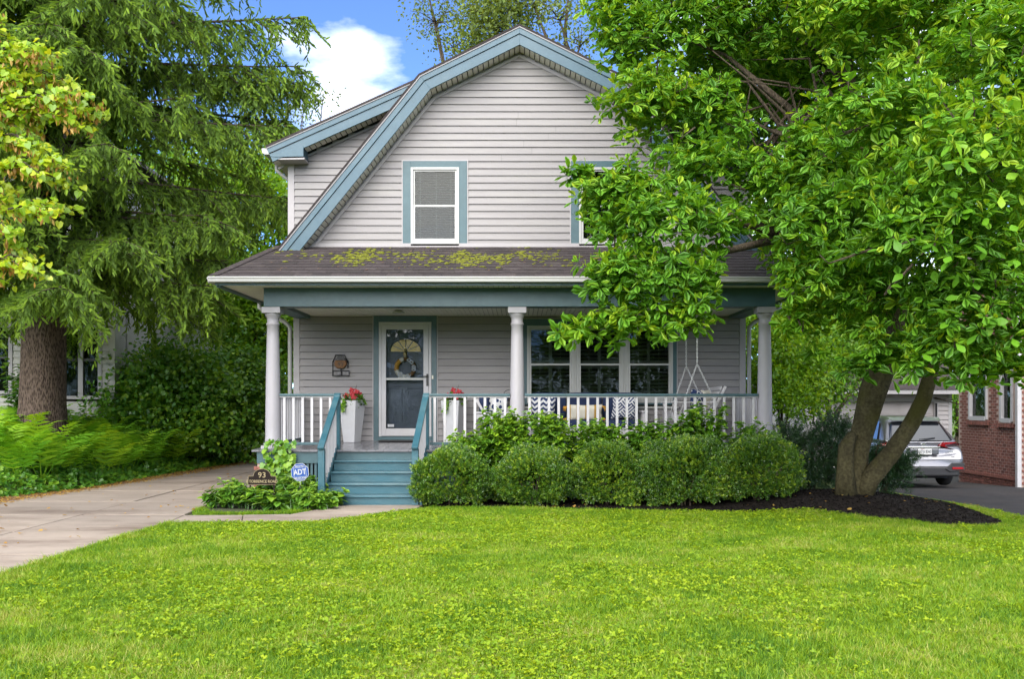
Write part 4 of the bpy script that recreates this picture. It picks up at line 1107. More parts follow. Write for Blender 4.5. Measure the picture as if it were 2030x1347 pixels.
# sofa
SX0, SX1 = X(1043,19.2), X(1277,19.2); sy0, sy1 = 18.80, 19.62
sofa = empty('outdoor_sofa', ((SX0+SX1)/2, 19.2, dz), 'white-framed three-seat porch sofa with navy cushions below the triple window', 'sofa')
for x in (SX0+.04, SX1-.04):
    f = MB()
    f.box(x-.04,x+.04,sy0,sy0+.08,dz,dz+.56).box(x-.04,x+.04,sy1-.08,sy1,dz,dz+.56).box(x-.055,x+.055,sy0-.03,sy1+.02,dz+.562,dz+.60)
    for k in range(3): f.box(x-.015,x+.015,sy0+.2+k*.18,sy0+.28+k*.18,dz+.27,dz+.56)
    f.build('side_frame', M['white'], sofa, bev=.004)
MB().box(SX0+.082,SX1-.082,sy0+.02,sy0+.06,dz+.16,dz+.30).box(SX0+.082,SX1-.082,sy0+.062,sy1-.1,dz+.24,dz+.28).box(SX0+.082,SX1-.082,sy1-.08,sy1-.05,dz+.3,dz+.84).build('seat_frame', M['white'], sofa, bev=.004)
w3 = (SX1-SX0-.19)/3
for i in range(3):
    xa = SX0+.095+i*w3
    cushion(MB(), xa+.006,xa+w3-.006,sy0+.0,sy1-.22,dz+.285,dz+.43).build('seat_cushion', M['navy'], sofa, smooth=True)
    cushion(MB(), xa+.006,xa+w3-.006,sy1-.27,sy1-.09,dz+.42,dz+.93).build('back_cushion', M['navy'], sofa, smooth=True)
pillow('navy and white chevron pillow leaning at the left end of the sofa', .46,.44,.16, (X(1077,19.1),19.13,dz+.64), patmat('chevron_cloth','chevron',NV,WT,9.5), rx=.25)
lp = pillow('cream and mustard striped lumbar pillow with tassels in the middle of the sofa', .64,.30,.15, (X(1160,19.1),19.12,dz+.56), patmat('striped_cloth','stripe',(.66,.62,.52),(.46,.27,.06),6.2), rx=.25)
tb = MB()
for sx_ in (-1,1):
    for zz in (-.11,.12):
        for k in range(5): tb.tube([(sx_*.31,0,zz),(sx_*(.35+.012*k),-.02+.01*k,zz-.02),(sx_*(.36+.01*k),-.02+.012*k,zz-.09)],[.012,.014,.008],5)
tb.build('tassel', M['mustard'], lp, local=True, smooth=True)
pillow('navy and white greek-key pillow at the right end of the sofa', .46,.44,.16, (X(1238,19.1),19.13,dz+.65), patmat('fret_cloth','fret',NV,WT,5.0), rx=.22, rot_y=.06)
# armchair seen from its side
ax0, ax1 = X(943,18.75), X(1052,18.75)
chair = empty('porch_armchair', ((ax0+ax1)/2, 18.95, dz), 'white side-on porch armchair with navy cushions behind the middle column', 'armchair')
for y in (18.62, 19.30):
    f = MB()
    f.box(ax0-.03,ax1+.02,y-.045,y+.045,dz+.545,dz+.575).box(ax0+.02,ax1-.02,y-.02,y+.02,dz+.445,dz+.54)
    f.box(ax0+.14,ax0+.20,y-.022,y+.022,dz,dz+.54).box(ax1-.09,ax1-.02,y-.022,y+.022,dz,dz+.54)
    f.beam((ax0+.02,y-.026,dz+.80),(ax0+.42,y-.026,dz+.08),.045,.045,(0,1,0))
    f.build('side_frame', M['white'], chair, bev=.004)
MB().box(ax0+.2,ax1-.09,18.66,19.26,dz+.24,dz+.28).build('seat_board', M['white'], chair)
cushion(MB(), ax0+.14,ax1-.04,18.67,19.25,dz+.285,dz+.43).build('seat_cushion', M['navy'], chair, smooth=True)
cushion(MB(), ax0+.06,ax0+.24,18.67,19.25,dz+.40,dz+.90).build('back_cushion', M['navy'], chair, smooth=True)
MB().box(X(1068,18.9)-.02,X(1068,18.9),18.6,18.62,dz,dz+.02)
pillow('white pillow with navy leaf print standing on the armchair', .44,.42,.15, (X(983,18.95)+.02,18.93,dz+.63), patmat('leaf_cloth','blob',WT,NV,9.0), rx=.1, rz=.5)
# side table with lanterns
tx = X(1000,19.5)
tbl = empty('lantern_table', (tx,19.5,dk(19.5)), 'low white side table carrying the black lanterns', 'side table')
f = MB().box(tx-.33,tx+.33,19.34,19.70,dz+.42,dz+.45); f.build('table_top', M['white'], tbl, bev=.004)
for sx_ in (-1,1):
    for yy in (19.37,19.66): MB().box(tx+sx_*.29-.02,tx+sx_*.29+.02,yy-.02,yy+.02,dz,dz+.418).build('leg', M['white'], tbl)
def lantern(label, x, y, z, w, h, candle):
    t = empty('lantern', (x,y,z), label, 'lantern', 'black porch lanterns')
    b = MB().box(x-w/2,x+w/2,y-w/2,y+w/2,z,z+.03)
    for sx_ in (-1,1):
        for sy_ in (-1,1): b.box(x+sx_*(w/2-.02)-.013,x+sx_*(w/2-.02)+.013,y+sy_*(w/2-.02)-.013,y+sy_*(w/2-.02)+.013,z+.03,z+h)
    b.build('frame', M['black'], t, bev=.002)
    r_ = MB(); a, c = w/2+.03, w*.32; hh = w*.38
    r_.add([(x-a,y-a,z+h),(x+a,y-a,z+h),(x+a,y+a,z+h),(x-a,y+a,z+h),(x-c,y-c,z+h+hh),(x+c,y-c,z+h+hh),(x+c,y+c,z+h+hh),(x-c,y+c,z+h+hh)],[(3,2,1,0),(4,5,6,7),(0,1,5,4),(1,2,6,5),(2,3,7,6),(3,0,4,7)])
    r_.build('lantern_roof', M['black'], t)
    MB().tube([(x+c*.95*math.cos(math.pi*k/14),y,z+h+hh+.95*c*math.sin(math.pi*k/14)) for k in range(15)],.006,6).build('handle', M['black'], t, smooth=True)
    if candle:
        cn = MB().lathe([(.045,0),(.046,.16),(.03,.155)],(x,y,z+.032),16).build('candle', M['wax'], None, smooth=True)
        tag(cn, 'white pillar candle inside the taller black lantern', 'candle')
lantern('taller black lantern with a wire handle beside the middle column', X(1009,19.5),19.5,dk(19.5)+.452,.32,.30,True)
lantern('smaller black lantern left of the taller one', X(982,19.5),19.55,dk(19.5)+.452,.17,.20,False)
# swing
px0 = X(1326,18.3); sw = empty('porch_swing', (px0+.42,18.45,1.3), 'white wooden porch swing hung on chains at the right end of the porch', 'porch swing')
y0, y1 = 17.98, 19.15; sz_ = Z(826,18.3)
f = MB()
for k in range(6): f.box(px0+.03+k*.105,px0+.12+k*.105,y0+.03,y1-.03,sz_+.05-.008*k,sz_+.07-.008*k)
f.box(px0+.0,px0+.028,y0,y1,sz_-.06,sz_+.075)
f.build('seat', M['white'], sw, bev=.003)
for y in (y0, y1):
    MB().prism([(px0+.02,sz_+.045),(px0+.02,sz_-.06),(px0+.62,sz_-.13),(px0+.66,sz_-.02)],'y',y-.02,y+.02).build('side_rail', M['white'], sw, bev=.003)
    MB().beam((px0+.62,y,sz_-.10),(px0+.93,y,sz_+.52),.04,.07,(0,1,0)).build('back_post', M['white'], sw, bev=.004)
    MB().box(px0-.02,px0+.80,y-.045,y+.045,sz_+.235,sz_+.26).build('arm', M['white'], sw, bev=.004)
    MB().beam((px0+.07,y,sz_+.02),(px0+.03,y,sz_+.23),.045,.05,(0,1,0)).build('arm_post', M['white'], sw, bev=.003)
for k in range(7):
    z = .03+k*.083; t = z/.62
    MB().obox((px0+.625+.31*t-.03,(y0+y1)/2,sz_-.1+.62*t+.06),(0,1,0),(.447,0,.894),(.894,0,-.447),(y1-y0)/2-.03,.034,.009).build('back_slat', M['white'], sw)
def chain(p, q):
    p, q = Vector(p), Vector(q); d = q-p; n_ = max(3,int(d.length/.034)); mb = MB()
    a = d.normalized().cross(Vector((0,1,0))).normalized(); b = d.normalized().cross(a); dn = d.normalized()
    for i in range(n_):
        c = p+d*((i+.5)/n_); e = a if i%2 else b
        mb.tube([tuple(c+dn*(.024*math.cos(t))+e*(.012*math.sin(t))) for t in [2*math.pi*k/7 for k in range(8)]],.0042,4,cap=False)
    return mb
for y, y2, ap in ((y0,y0,Z(722,18.0)), (y1,y1,Z(722,18.0))):
    xa = px0+.44
    chain((xa,y,3.28),(xa,y,ap)).build('chain', M['rope'], sw)
    chain((xa,y,ap),(px0+.14,y,sz_+.03)).build('chain', M['rope'], sw)
    chain((xa,y,ap),(px0+.78,y,sz_+.2)).build('chain', M['rope'], sw)
pillow('navy and white trellis pillow propped on the porch swing', .42,.40,.14, (px0+.50,18.25,sz_+.28), patmat('trellis_cloth','trellis',NV,WT,26), rx=0, rz=.85)
pillow('plain white pillow on the porch swing behind the trellis one', .42,.40,.15, (px0+.66,18.42,sz_+.27), M['cream'], rx=0, rz=1.0)
MB().box(0,.02,0,.02,0,.02)
# planters
def planter(label, plabel, px, Y, seed):
    x = X(px,Y); z = dk(Y); t = empty('planter', (x,Y,z), label, 'planter', 'tall white planters flanking the door', rz=rad(-22))
    a, b, h = .115, .185, .775
    V = []
    for s_, zz in ((a,0),(b,h),(b-.02,h),(b-.03,h-.06)):
        V += [(-s_,-s_,zz),(s_,-s_,zz),(s_,s_,zz),(-s_,s_,zz)]
    Fc = [(3,2,1,0)]+[(j*4+i,j*4+(i+1)%4,(j+1)*4+(i+1)%4,(j+1)*4+i) for j in range(3) for i in range(4)]
    MB().add(V,Fc).build('pot', M['pot'], t, local=True, bev=.004)
    MB().box(-.15,.15,-.15,.15,h-.07,h-.06).build('potting_soil', M['soil'], t, local=True)
    pl = empty('flowering_plant', (x,Y,z+h-.06), plabel, 'potted flowers', 'red flowering plants in the white planters')
    R = np.random.default_rng(seed); n = 300
    d = nrm(R.normal(size=(n,3))*np.array([1,1,.6])+np.array([.15,0,.25])); pos = np.array([x,Y,z+h-.02])+d*np.array([.23,.2,.15])*R.uniform(.5,1,(n,1))
    scatter('foliage', T_HEART, pos, frames(d+.4*R.normal(size=(n,3)), np.array([0,-.3,1])+.4*R.normal(size=(n,3))), R.uniform(.035,.07,n), R.random(n)*.6, M['boxwood'], pl)
    tr = MB()
    for k in range(3): tr.tube([(x-.12+.03*k,Y-.15,z+h),(x-.15+.03*k,Y-.20,z+h-.06),(x-.16+.035*k,Y-.2,z+h-.2-.03*k)],[.004,.004,.002],5)
    tr.build('stem', M['hosta'], pl)
    n = 70; pos = np.array([x-.12,Y-.2,z+h])+R.normal(size=(n,3))*.02; pos[:,2] -= R.random(n)*.2; pos[:,0] -= (z+h-pos[:,2])*.18
    scatter('trailing_leaves', T_HEART, pos, frames(R.normal(size=(n,3)), np.array([0,-1,.2])+.4*R.normal(size=(n,3))), R.uniform(.025,.045,n), .3+R.random(n)*.6, M['hydrangea'], pl)
    for (fx,fy,fz) in ((-.10,-.05,.10),(.02,-.1,.13),(.09,-.06,.17),(-.02,.05,.2),(.05,-.14,.06),(.12,.03,.13)):
        fl = MB(); c = Vector((x+fx,Y+fy,z+h+fz-.01))
        for k in range(9):
            a_ = k*2.4; r_ = .012+.004*k; p = c+Vector((r_*math.cos(a_),-.01+.3*r_*math.sin(k),r_*math.sin(a_)))
            fl.ball(tuple(p),(.022,.012,.02),6,4)
        fl.build('blossom', M['redflower'], pl, smooth=True)
    MB().tube([(x+.02,Y,z+h),(x+.06,Y,z+h+.18),(x+.09,Y,z+h+.29)],[.006,.006,.002],5).build('flower_spike', M['twig'], pl)
planter('tall white tapered planter left of the front door','red begonia-like flowers in the planter left of the door',698,19.35,1)
planter('tall white tapered planter right of the front door, behind the railing','red flowers in the planter right of the door',900,19.35,2)
# doormat
mt = MB().box(X(750,19.6),X(835,19.6),19.25,19.72,0,.016); mt_o = MB().prism([(X(752,19.5)+.0,dk(19.5)+.006),(X(838,19.5),dk(19.5)+.006),(X(838,19.5),dk(19.5)+.024),(X(752,19.5),dk(19.5)+.024)],'y',19.28,19.74).build('doormat', M['rubber'], None, bev=.003)
tag(mt_o, 'dark ribbed doormat in front of the storm door', 'doormat')
# wreath behind the storm glass
wx, wz, wy = X(803,HY), Z(730,HY), HY+.03
wr = empty('wreath', (wx,wy,wz), 'round yarn wreath with white flowers and the letters BW hanging on the front door', 'wreath')
R_ = .17
def arc(a0,a1,n_=14): return [(wx+R_*math.cos(rad(a0+(a1-a0)*k/n_)),wy,wz+R_*math.sin(rad(a0+(a1-a0)*k/n_))) for k in range(n_+1)]
MB().tube(arc(-60,100),.038,8,lump=.1).build('wreath_ring', M['wood'], wr, smooth=True)
MB().tube(arc(125,195),.045,10).build('yarn_wrap', M['mustard'], wr, smooth=True)
MB().tube(arc(100,125,6),.046,10).build('yarn_wrap', M['cream'], wr, smooth=True)
MB().tube(arc(195,300,10),.046,10).build('yarn_wrap', M['cream'], wr, smooth=True)
for a in (62,42,5,-8):
    fl = MB(); c = (wx+R_*math.cos(rad(a)),wy-.04,wz+R_*math.sin(rad(a)))
    for k in range(8): fl.ball((c[0]+.03*math.cos(k*.8),c[1],c[2]+.03*math.sin(k*.8)),(.02,.012,.016),6,4)
    fl.build('white_flower', M['signwhite'], wr, smooth=True)
text('letter', 'B', .19, (wx-.09,wy-.05,wz-.15), M['signwhite'], wr, ext=.008, bold=.004)
text('letter', 'W', .14, (wx+.045,wy-.05,wz-.175), M['signwhite'], wr, ext=.008, bold=.003)
MB().box(wx-.014,wx+.014,wy-.012,wy-.008,wz+.18,wz+.40).build('hanger', M['brass'], wr)
MB().ball((wx,wy-.02,wz+.26),(.045,.02,.06),8,6).ball((wx,wy-.02,wz+.34),(.03,.015,.03),8,6).build('knocker', M['brass'], wr, smooth=True)
# wall mailbox plaque
bx_, bz, by = X(677,HY), Z(722,HY), HY-.06
pq = empty('wall_mailbox', (bx_,HY-.03,bz), 'small black wire mailbox with a basket numbered 93 on the porch wall', 'mailbox')
hexp = [(bx_-.155,bz+.03),(bx_-.10,bz+.165),(bx_+.07,bz+.165),(bx_+.135,bz+.02)]
fr_ = MB().tube([(p[0],by,p[1]) for p in hexp],.014,6)
fr_.tube([(bx_-.155,by,bz+.03),(bx_-.155,by,bz-.235)],.011,6).tube([(bx_+.135,by,bz+.02),(bx_+.13,by,bz-.08)],.011,6).tube([(bx_+.0,by,bz-.08),(bx_+.02,by,bz-.23)],.011,6)
fr_.build('wire_frame', M['black'], pq, smooth=True)
MB().prism([(bx_-.11,bz+.06),(bx_+.10,bz+.06),(bx_+.115,bz-.01),(bx_+.06,bz-.085),(bx_-.07,bz-.085),(bx_-.125,bz-.01)],'y',by-.05,by+.04).build('basket', M['wood'], pq, bev=.008)
MB().prism([(bx_-.11,bz+.062),(bx_+.10,bz+.062),(bx_+.05,bz+.135),(bx_-.06,bz+.135)],'y',by-.03,by+.035).build('basket_lid', M['black'], pq, bev=.004)
text('house_number','93',.10,(bx_,by-.055,bz-.012),M['black'],pq,ext=.003)
rk_ = MB()
for zz in (-.135,-.225): rk_.tube([(bx_-.16,by-.04,bz+zz),(bx_+.17,by-.04,bz+zz)],.009,5)
for k in range(14): rk_.tube([(bx_-.155+k*.0247,by-.04,bz-.135),(bx_-.155+k*.0247,by-.04,bz-.225)],.0035,4)
rk_.build('letter_rack', M['black'], pq); MB().box(bx_-.14,bx_+.0,by-.02,by,bz-.215,bz-.15).box(bx_+.03,bx_+.15,by-.02,by,bz-.215,bz-.15).build('rack_back', M['trim'], pq)

# ------------------------------------------------------------------ signs in the bed
sxp, syp = X(519.5,16.0), 16.0
ss = empty('address_plaque', (sxp,syp,0), 'dark bronze arched lawn plaque reading 93 E TORRENCE ROAD', 'address sign')
zb, zt = Z(962,syp), Z(945,syp); w = X(547,syp)-X(492,syp)
outl = [(-w/2,zb),(w/2,zb),(w/2,zt),(w*.33,zt)]+[(w*.31*math.cos(math.pi*k/16),zt+.012+(Z(930.5,syp)-zt-.012)*math.sin(math.pi*k/16)) for k in range(17)]+[(-w*.33,zt),(-w/2,zt)]
MB().prism([(sxp+a,b) for a,b in outl],'y',syp,syp+.018).build('plaque', M['bronze'], ss)
edge = MB()
for i in range(len(outl)):
    a, b = outl[i], outl[(i+1)%len(outl)]
    if (Vector(a)-Vector(b)).length > .004: edge.tube([(sxp+a[0],syp-.002,a[1]),(sxp+b[0],syp-.002,b[1])],.0035,6)
edge.build('gold_border', M['gold'], ss, smooth=True)
text('lettering','93',.118,(sxp+.0,syp-.004,Z(943,syp)),M['gold'],ss,ext=.004,space=1.1,bold=.001)
text('lettering','E TORRENCE ROAD',.062,(sxp,syp-.004,Z(955.5,syp)),M['gold'],ss,ext=.004,sx=.86,bold=.0008)
for s in (-1,1): MB().box(sxp+s*w*.43-.012,sxp+s*w*.43+.012,syp+.004,syp+.014,-.05,zb).build('stake', M['bronze'], ss)
ax, ay, az = X(594.5,16.1), 16.1, Z(937,16.1)
ad_ = empty('security_sign', (ax,ay,0), 'blue octagonal security sign with white lettering on a short stake by the steps', 'security sign')
rot_a = Matrix.Rotation(rad(6),4,'Y')
pl_ = empty('sign_face', (ax,ay,az), parent=ad_); pl_.rotation_euler = (0,rad(-6),0)
def oct_(r): return [(r*math.cos(rad(22.5+45*k)), r*math.sin(rad(22.5+45*k))) for k in range(8)]
o_ = MB().prism(oct_(.146),'y',0,.012).build('white_rim', M['signwhite'], pl_, local=True)
MB().prism(oct_(.139),'y',-.002,.0).build('blue_panel', M['signblue'], pl_, local=True)
bxs = MB()
for (u0,u1,v0,v1) in ((-.097,.097,.070,.075),(-.097,.097,-.075,-.070),(-.097,-.092,-.07,.07),(.092,.097,-.07,.07)): bxs.box(u0,u1,-.005,-.0025,v0,v1)
bxs.build('letter_border', M['signwhite'], pl_, local=True)
def atext(body, size, z, sx_=1.0, bold=0): return text('lettering', body, size, (0,-.005,z), M['signwhite'], pl_, ext=.001, sx=sx_, local=True, bold=bold)
atext('ADT',.118,0,.82,.003); atext('Security',.042,.098,1,.001); atext('800.ADT.ASAP',.034,-.092,.85,.001); atext('www.ADT.com',.022,-.115,1,.0005)
MB().tube([(ax,ay+.02,-.05),(ax,ay+.02,az+.05)],.01,8).build('stake', M['white'], ad_, smooth=True)

# ------------------------------------------------------------------ car
CXc, CYc = X(1833,23.5), 23.5; CZ = g1(CXc,CYc)+.008
car = empty('parked_car', (CXc,CYc,CZ), 'silver SUV parked nose-away on the asphalt drive beside the brick house', 'car')
def P(x,y,z): return (CXc+x, CYc+y, CZ+z)
def loft(secs, name, mat, par, **k):
    mb = MB(); n = len(secs[0]); 
    V = [P(*p) for s_ in secs for p in s_]
    Fc = [(i*n+j, i*n+(j+1)%n, (i+1)*n+(j+1)%n, (i+1)*n+j) for i in range(len(secs)-1) for j in range(n)]
    Fc += [tuple(range(n-1,-1,-1)), tuple(range((len(secs)-1)*n, len(secs)*n))]
    o = mb.add(V,Fc).build(name, mat, par, smooth=True, **k)
    md = o.modifiers.new('smooth','SUBSURF'); md.levels = 1; md.render_levels = 2; return o
def ring(y, w, zb, zt, zm, yt=0.0, bulge=1.0):
    """lower body section, clockwise from the bottom centre"""
    pts = [(-.55*w,y,zb),(-.90*w,y,zb+.02),(-.97*w,y,zb+.10),(-1.0*w*bulge,y,zm),(-.985*w,y+yt*.5,(zm+zt)/2+.04),(-.93*w,y+yt*.8,zt-.04),(-.84*w,y+yt,zt),(-.4*w,y+yt,zt+.012)]
    return pts+[(-x,yy,zz) for x,yy,zz in reversed(pts)]
body = loft([ring(.02,.80,.50,.80,.66,.10),ring(.0,.86,.47,.86,.66,.10),ring(.05,.915,.42,.98,.66,.12),ring(.28,.935,.30,1.045,.68,.06),ring(.7,.94,.26,1.06,.68),ring(1.6,.94,.24,1.03,.66),ring(2.6,.94,.24,1.0,.64),ring(3.5,.93,.26,.99,.64),ring(4.2,.89,.28,.90,.6),ring(4.52,.76,.34,.74,.55),ring(4.58,.6,.4,.66,.55)],'body',M['carpaint'],car)
def gh(y, wb, wt, zb, zt, yt):
    pts = [(-wb,y,zb),(-wb*.985,y+.02*yt,zb+.06),((-wb-wt)/2-.02,y+yt*.5,(zb+zt)/2),(-wt-.02,y+yt*.9,zt-.06),(-wt+.08,y+yt,zt-.008),(-wt*.5,y+yt,zt+.01)]
    return pts+[(-x,yy,zz) for x,yy,zz in reversed(pts)]
loft([gh(.16,.80,.55,1.0,1.50,.52),gh(.24,.84,.60,1.0,1.555,.52),gh(.5,.86,.63,1.0,1.60,.45),gh(1.4,.87,.64,1.0,1.64,.2),gh(2.3,.87,.63,.98,1.62,0),gh(2.9,.86,.60,.97,1.52,-.25),gh(3.5,.84,.55,.95,1.10,-.1)],'cabin',M['carpaint'],car)
# glass panels sit proud of the cabin skin
rw = MB().add([P(-.665,.205,1.075),P(.665,.205,1.075),P(.52,.585,1.49),P(-.52,.585,1.49),P(-.72,.235,1.085),P(.72,.235,1.085),P(.575,.60,1.475),P(-.575,.60,1.475)],[(0,1,2,3),(4,0,3,7),(1,5,6,2)])
rw.build('rear_window', M['carglass'], car)
MB().add([P(-.56,.50,1.53),P(.56,.50,1.53),P(.60,.72,1.605),P(-.60,.72,1.605),P(-.56,.50,1.512),P(.56,.50,1.512)],[(0,1,2,3),(5,4,3,2),(4,5,1,0),(0,3,4),(1,5,2)]).build('spoiler', M['carpaint'], car)
for s in (-1,1):
    MB().add([P(s*.868,.62,1.09),P(s*.872,1.35,1.08),P(s*.70,1.42,1.50),P(s*.70,.92,1.50)],[(0,1,2,3)] if s>0 else [(3,2,1,0)]).build('side_window', M['carglass'], car)
    MB().add([P(s*.878,1.45,1.07),P(s*.878,2.9,1.05),P(s*.70,2.55,1.50),P(s*.705,1.48,1.51)],[(0,1,2,3)] if s>0 else [(3,2,1,0)]).build('side_window', M['carglass'], car)
    l = MB(); 
    q = [(.36,.96,-.028),(.50,1.045,-.022),(.80,1.035,.05),(.905,1.00,.17),(.945,.93,.34),(.935,.87,.33),(.90,.845,.14),(.70,.885,.0)]
    V = [P(s*a,.135+c-.05,b) for a,b,c in q]+[P(s*a*.98,.135+c+.08,b) for a,b,c in q]; n_ = len(q)
    l.add(V,[tuple(range(n_)) if s<0 else tuple(range(n_-1,-1,-1))]+[(i,(i+1)%n_,(i+1)%n_+n_,i+n_) for i in range(n_)])
    l.build('tail_light', M['lamp_red'], car)
    MB().prism([(CXc+s*.45,CZ+.44),(CXc+s*.62,CZ+.575),(CXc+s*.88,CZ+.575),(CXc+s*.88,CZ+.41),(CXc+s*.55,CZ+.38)],'y',CYc-.055,CYc+.06).build('bumper_vent', M['carblack'], car, bev=.01)
    MB().box(*sorted((CXc+s*.60,CXc+s*.85)),CYc-.07,CYc-.054,CZ+.435,CZ+.485).build('reflector', M['lamp_red'], car, bev=.006)
    for yy in (.92,3.62):
        wh = MB(); prof = [(.2,-.11),(.30,-.115),(.345,-.09),(.36,-.05),(.36,.05),(.345,.09),(.30,.115),(.2,.11)]; n_=26
        V=[(0,0,0)]*0
        for r_,xx in prof:
            for k in range(n_): V.append(P(s*.80+xx, yy+r_*math.cos(2*math.pi*k/n_), .362+r_*math.sin(2*math.pi*k/n_)))
        wh.add(V,[(j*n_+k,j*n_+(k+1)%n_,(j+1)*n_+(k+1)%n_,(j+1)*n_+k) for j in range(len(prof)-1) for k in range(n_)])
        wo_ = wh.build('wheel', M['tyre'], car, smooth=True)
        rm_ = MB()
        for k in range(10):
            a = 2*math.pi*k/10; rm_.beam(P(s*.90,yy+.03*math.cos(a),.362+.03*math.sin(a)),P(s*.89,yy+.22*math.cos(a),.362+.22*math.sin(a)),.035,.02,(1,0,0))
        rm_.tube([P(s*.895,yy+.225*math.cos(2*math.pi*k/20),.362+.225*math.sin(2*math.pi*k/20)) for k in range(21)],.018,6); rm_.build('rim', M['chrome'], wo_)
        MB().tube([P(s*.925,yy+.40*math.cos(math.pi*k/16-.05),.34+.40*math.sin(math.pi*k/16-.05)) for k in range(17)],.035,6).build('wheel_arch', M['carblack'], car, smooth=True)
MB().box(CXc-.78,CXc+.78,CYc-.03,CYc+.5,CZ+.27,CZ+.50).build('lower_bumper', M['carblack'], car, bev=.04)
MB().box(CXc-.72,CXc+.72,CYc+.5,CYc+4.2,CZ+.2,CZ+.3).build('underbody', M['carblack'], car)
MB().box(CXc-.33,CXc+.33,CYc+.005,CYc+.1,CZ+.76,CZ+.90).build('plate_recess', M['carpaint'], car, bev=.02)
MB().box(CXc-.36,CXc+.36,CYc+.03,CYc+.09,CZ+.915,CZ+.94).build('chrome_bar', M['chrome'], car, bev=.006)
MB().box(CXc-.34,CXc+.34,CYc+.01,CYc+.06,CZ+.895,CZ+.912).build('painted_recess_shadow', M['carblack'], car)  # solid black strip put in as the shadow over the plate recess
npl = MB().box(CXc-.155,CXc+.155,CYc-.02,CYc-.008,CZ+.765,CZ+.90).build('number_plate', M['plate'], car, bev=.004)
text('plate_lettering','GTN 8365',.092,(CXc,CYc-.022,CZ+.833),M['ink'],npl,ext=.001,sx=.72,bold=.001)
text('plate_lettering','OHIO',.026,(CXc-.05,CYc-.022,CZ+.889),M['lamp_red'],npl,ext=.001)
MB().tube([P(.06*math.cos(2*math.pi*k/18),.055,.985+.05*math.sin(2*math.pi*k/18)) for k in range(19)],.007,6).beam(P(-.028,.055,.955),P(-.01,.055,1.015),.01,.01,(0,1,0)).beam(P(.028,.055,.955),P(.01,.055,1.015),.01,.01,(0,1,0)).beam(P(-.02,.055,.985),P(.02,.055,.985),.008,.008,(0,1,0)).build('emblem', M['chrome'], car)
MB().box(CXc-.93*.93,CXc+.93*.93,CYc-.018,CYc-.0,CZ+.648,CZ+.656).build('bumper_seam', M['carblack'], car)
MB().beam(P(-.05,.185,1.10),P(.33,.245,1.135),.02,.02).build('rear_wiper', M['carblack'], car)
text('model_badge','RDX',.055,(CXc+.60,CYc+.02,CZ+.825),M['chrome'],car,ext=.002)
MB().box(CXc+.60,CXc+.70,CYc+.01,CYc+.02,CZ+.715,CZ+.725).build('trim_badge', M['chrome'], car)
MB().box(CXc-.6,CXc+.6,CYc+1.2,CYc+1.3,CZ+.9,CZ+1.25).box(CXc-.45,CXc-.2,CYc+1.2,CYc+1.3,CZ+1.25,CZ+1.42).box(CXc+.2,CXc+.45,CYc+1.2,CYc+1.3,CZ+1.25,CZ+1.42).build('rear_seat', M['carblack'], car)

# ------------------------------------------------------------------ brick house
BX = 11.6; BY0, BY1 = 24.2, 27.55
bh = empty('brick_house', (BX,BY0,-.4), 'red brick house with white windows at the right edge, beyond the asphalt drive', 'house')
W1b = (26.9,25.84,1.20,2.45); W2b = (25.16,24.5,1.17,2.45)
core = MB()
ys = [BY0+.01, W2b[1], W2b[0], W1b[1], W1b[0], BY1-.01]
for a,b in ((ys[0],ys[1]),(ys[2],ys[3]),(ys[4],ys[5])): core.box(BX+.012,BX+.3,a,b,-.9,5.2)
for W_ in (W1b,W2b): core.box(BX+.012,BX+.3,W_[1],W_[0],-.9,W_[2]).box(BX+.012,BX+.3,W_[1],W_[0],W_[3],5.2)
core.box(BX+.3,20,BY0+.004,BY0+.3,-.9,5.2).box(BX+.3,20,BY1-.3,BY1-.01,-.9,5.2)
wl = core.build('brick_wall', M['mortar'], bh)
bk = MB().box(0,.02,-.092,.092,-.029,.029).mesh('brick'); bk.materials.append(M['brick'])
cnt = 0; rest = MB(); RH, BL = .0705, .2115
cand = []
for r_ in range(-8, 68):
    z = r_*RH+.03
    if z < -.62: continue
    proud = .0
    if z < -.19: proud = .03
    n_ = int((BY1-BY0)/BL)
    for j in range(n_+1):
        y = BY0+.10+j*BL+(.10 if r_%2 else 0)
        if y > BY1-.08: continue
        hole = False
        for W_ in (W1b,W2b):
            if W_[1]-.10 < y < W_[0]+.10 and W_[2]-.02 < z < W_[3]+.02: hole = True
        if hole: continue
        vis = z < 1.95
        cand.append((0 if vis else 1, y, z, proud))
cand.sort(key=lambda c: (c[0], c[1]))
rb_ = random.Random(8)
for v_, y, z, pr_ in cand:
    x = BX+.007-pr_+rb_.uniform(-.002,.001)
    if cnt < 296 and v_ == 0: link('brick', bk, None, wl, loc=(x,y,z), scale=(1+pr_*50,1,1)); cnt += 1
    else: rest.box(x,x+.02+pr_,y-.092,y+.092,z-.029,z+.029)
for r_ in range(-8, 76):
    z = r_*RH+.03
    if z < -.62 or z > 5.15: continue
    x = BX+.02+(.1 if r_%2 else 0)
    while x < 19.8:
        rest.box(x, x+.198, BY0-.012, BY0+.012, z-.029, z+.029); x += BL
rest.build('brick', M['brick'], wl, kind='stuff')
sold = MB().box(-.02,.03,-.0295,.0295,0,.10).mesh('soldier_brick'); sold.materials.append(M['brick'])
so = MB()
y = BY0+.04
while y < BY1-.03: so.box(BX-.05,BX+.0,y-.029,y+.029,-.20,-.125); y += .0705
so.build('brick_course', M['brick'], wl, kind='stuff')
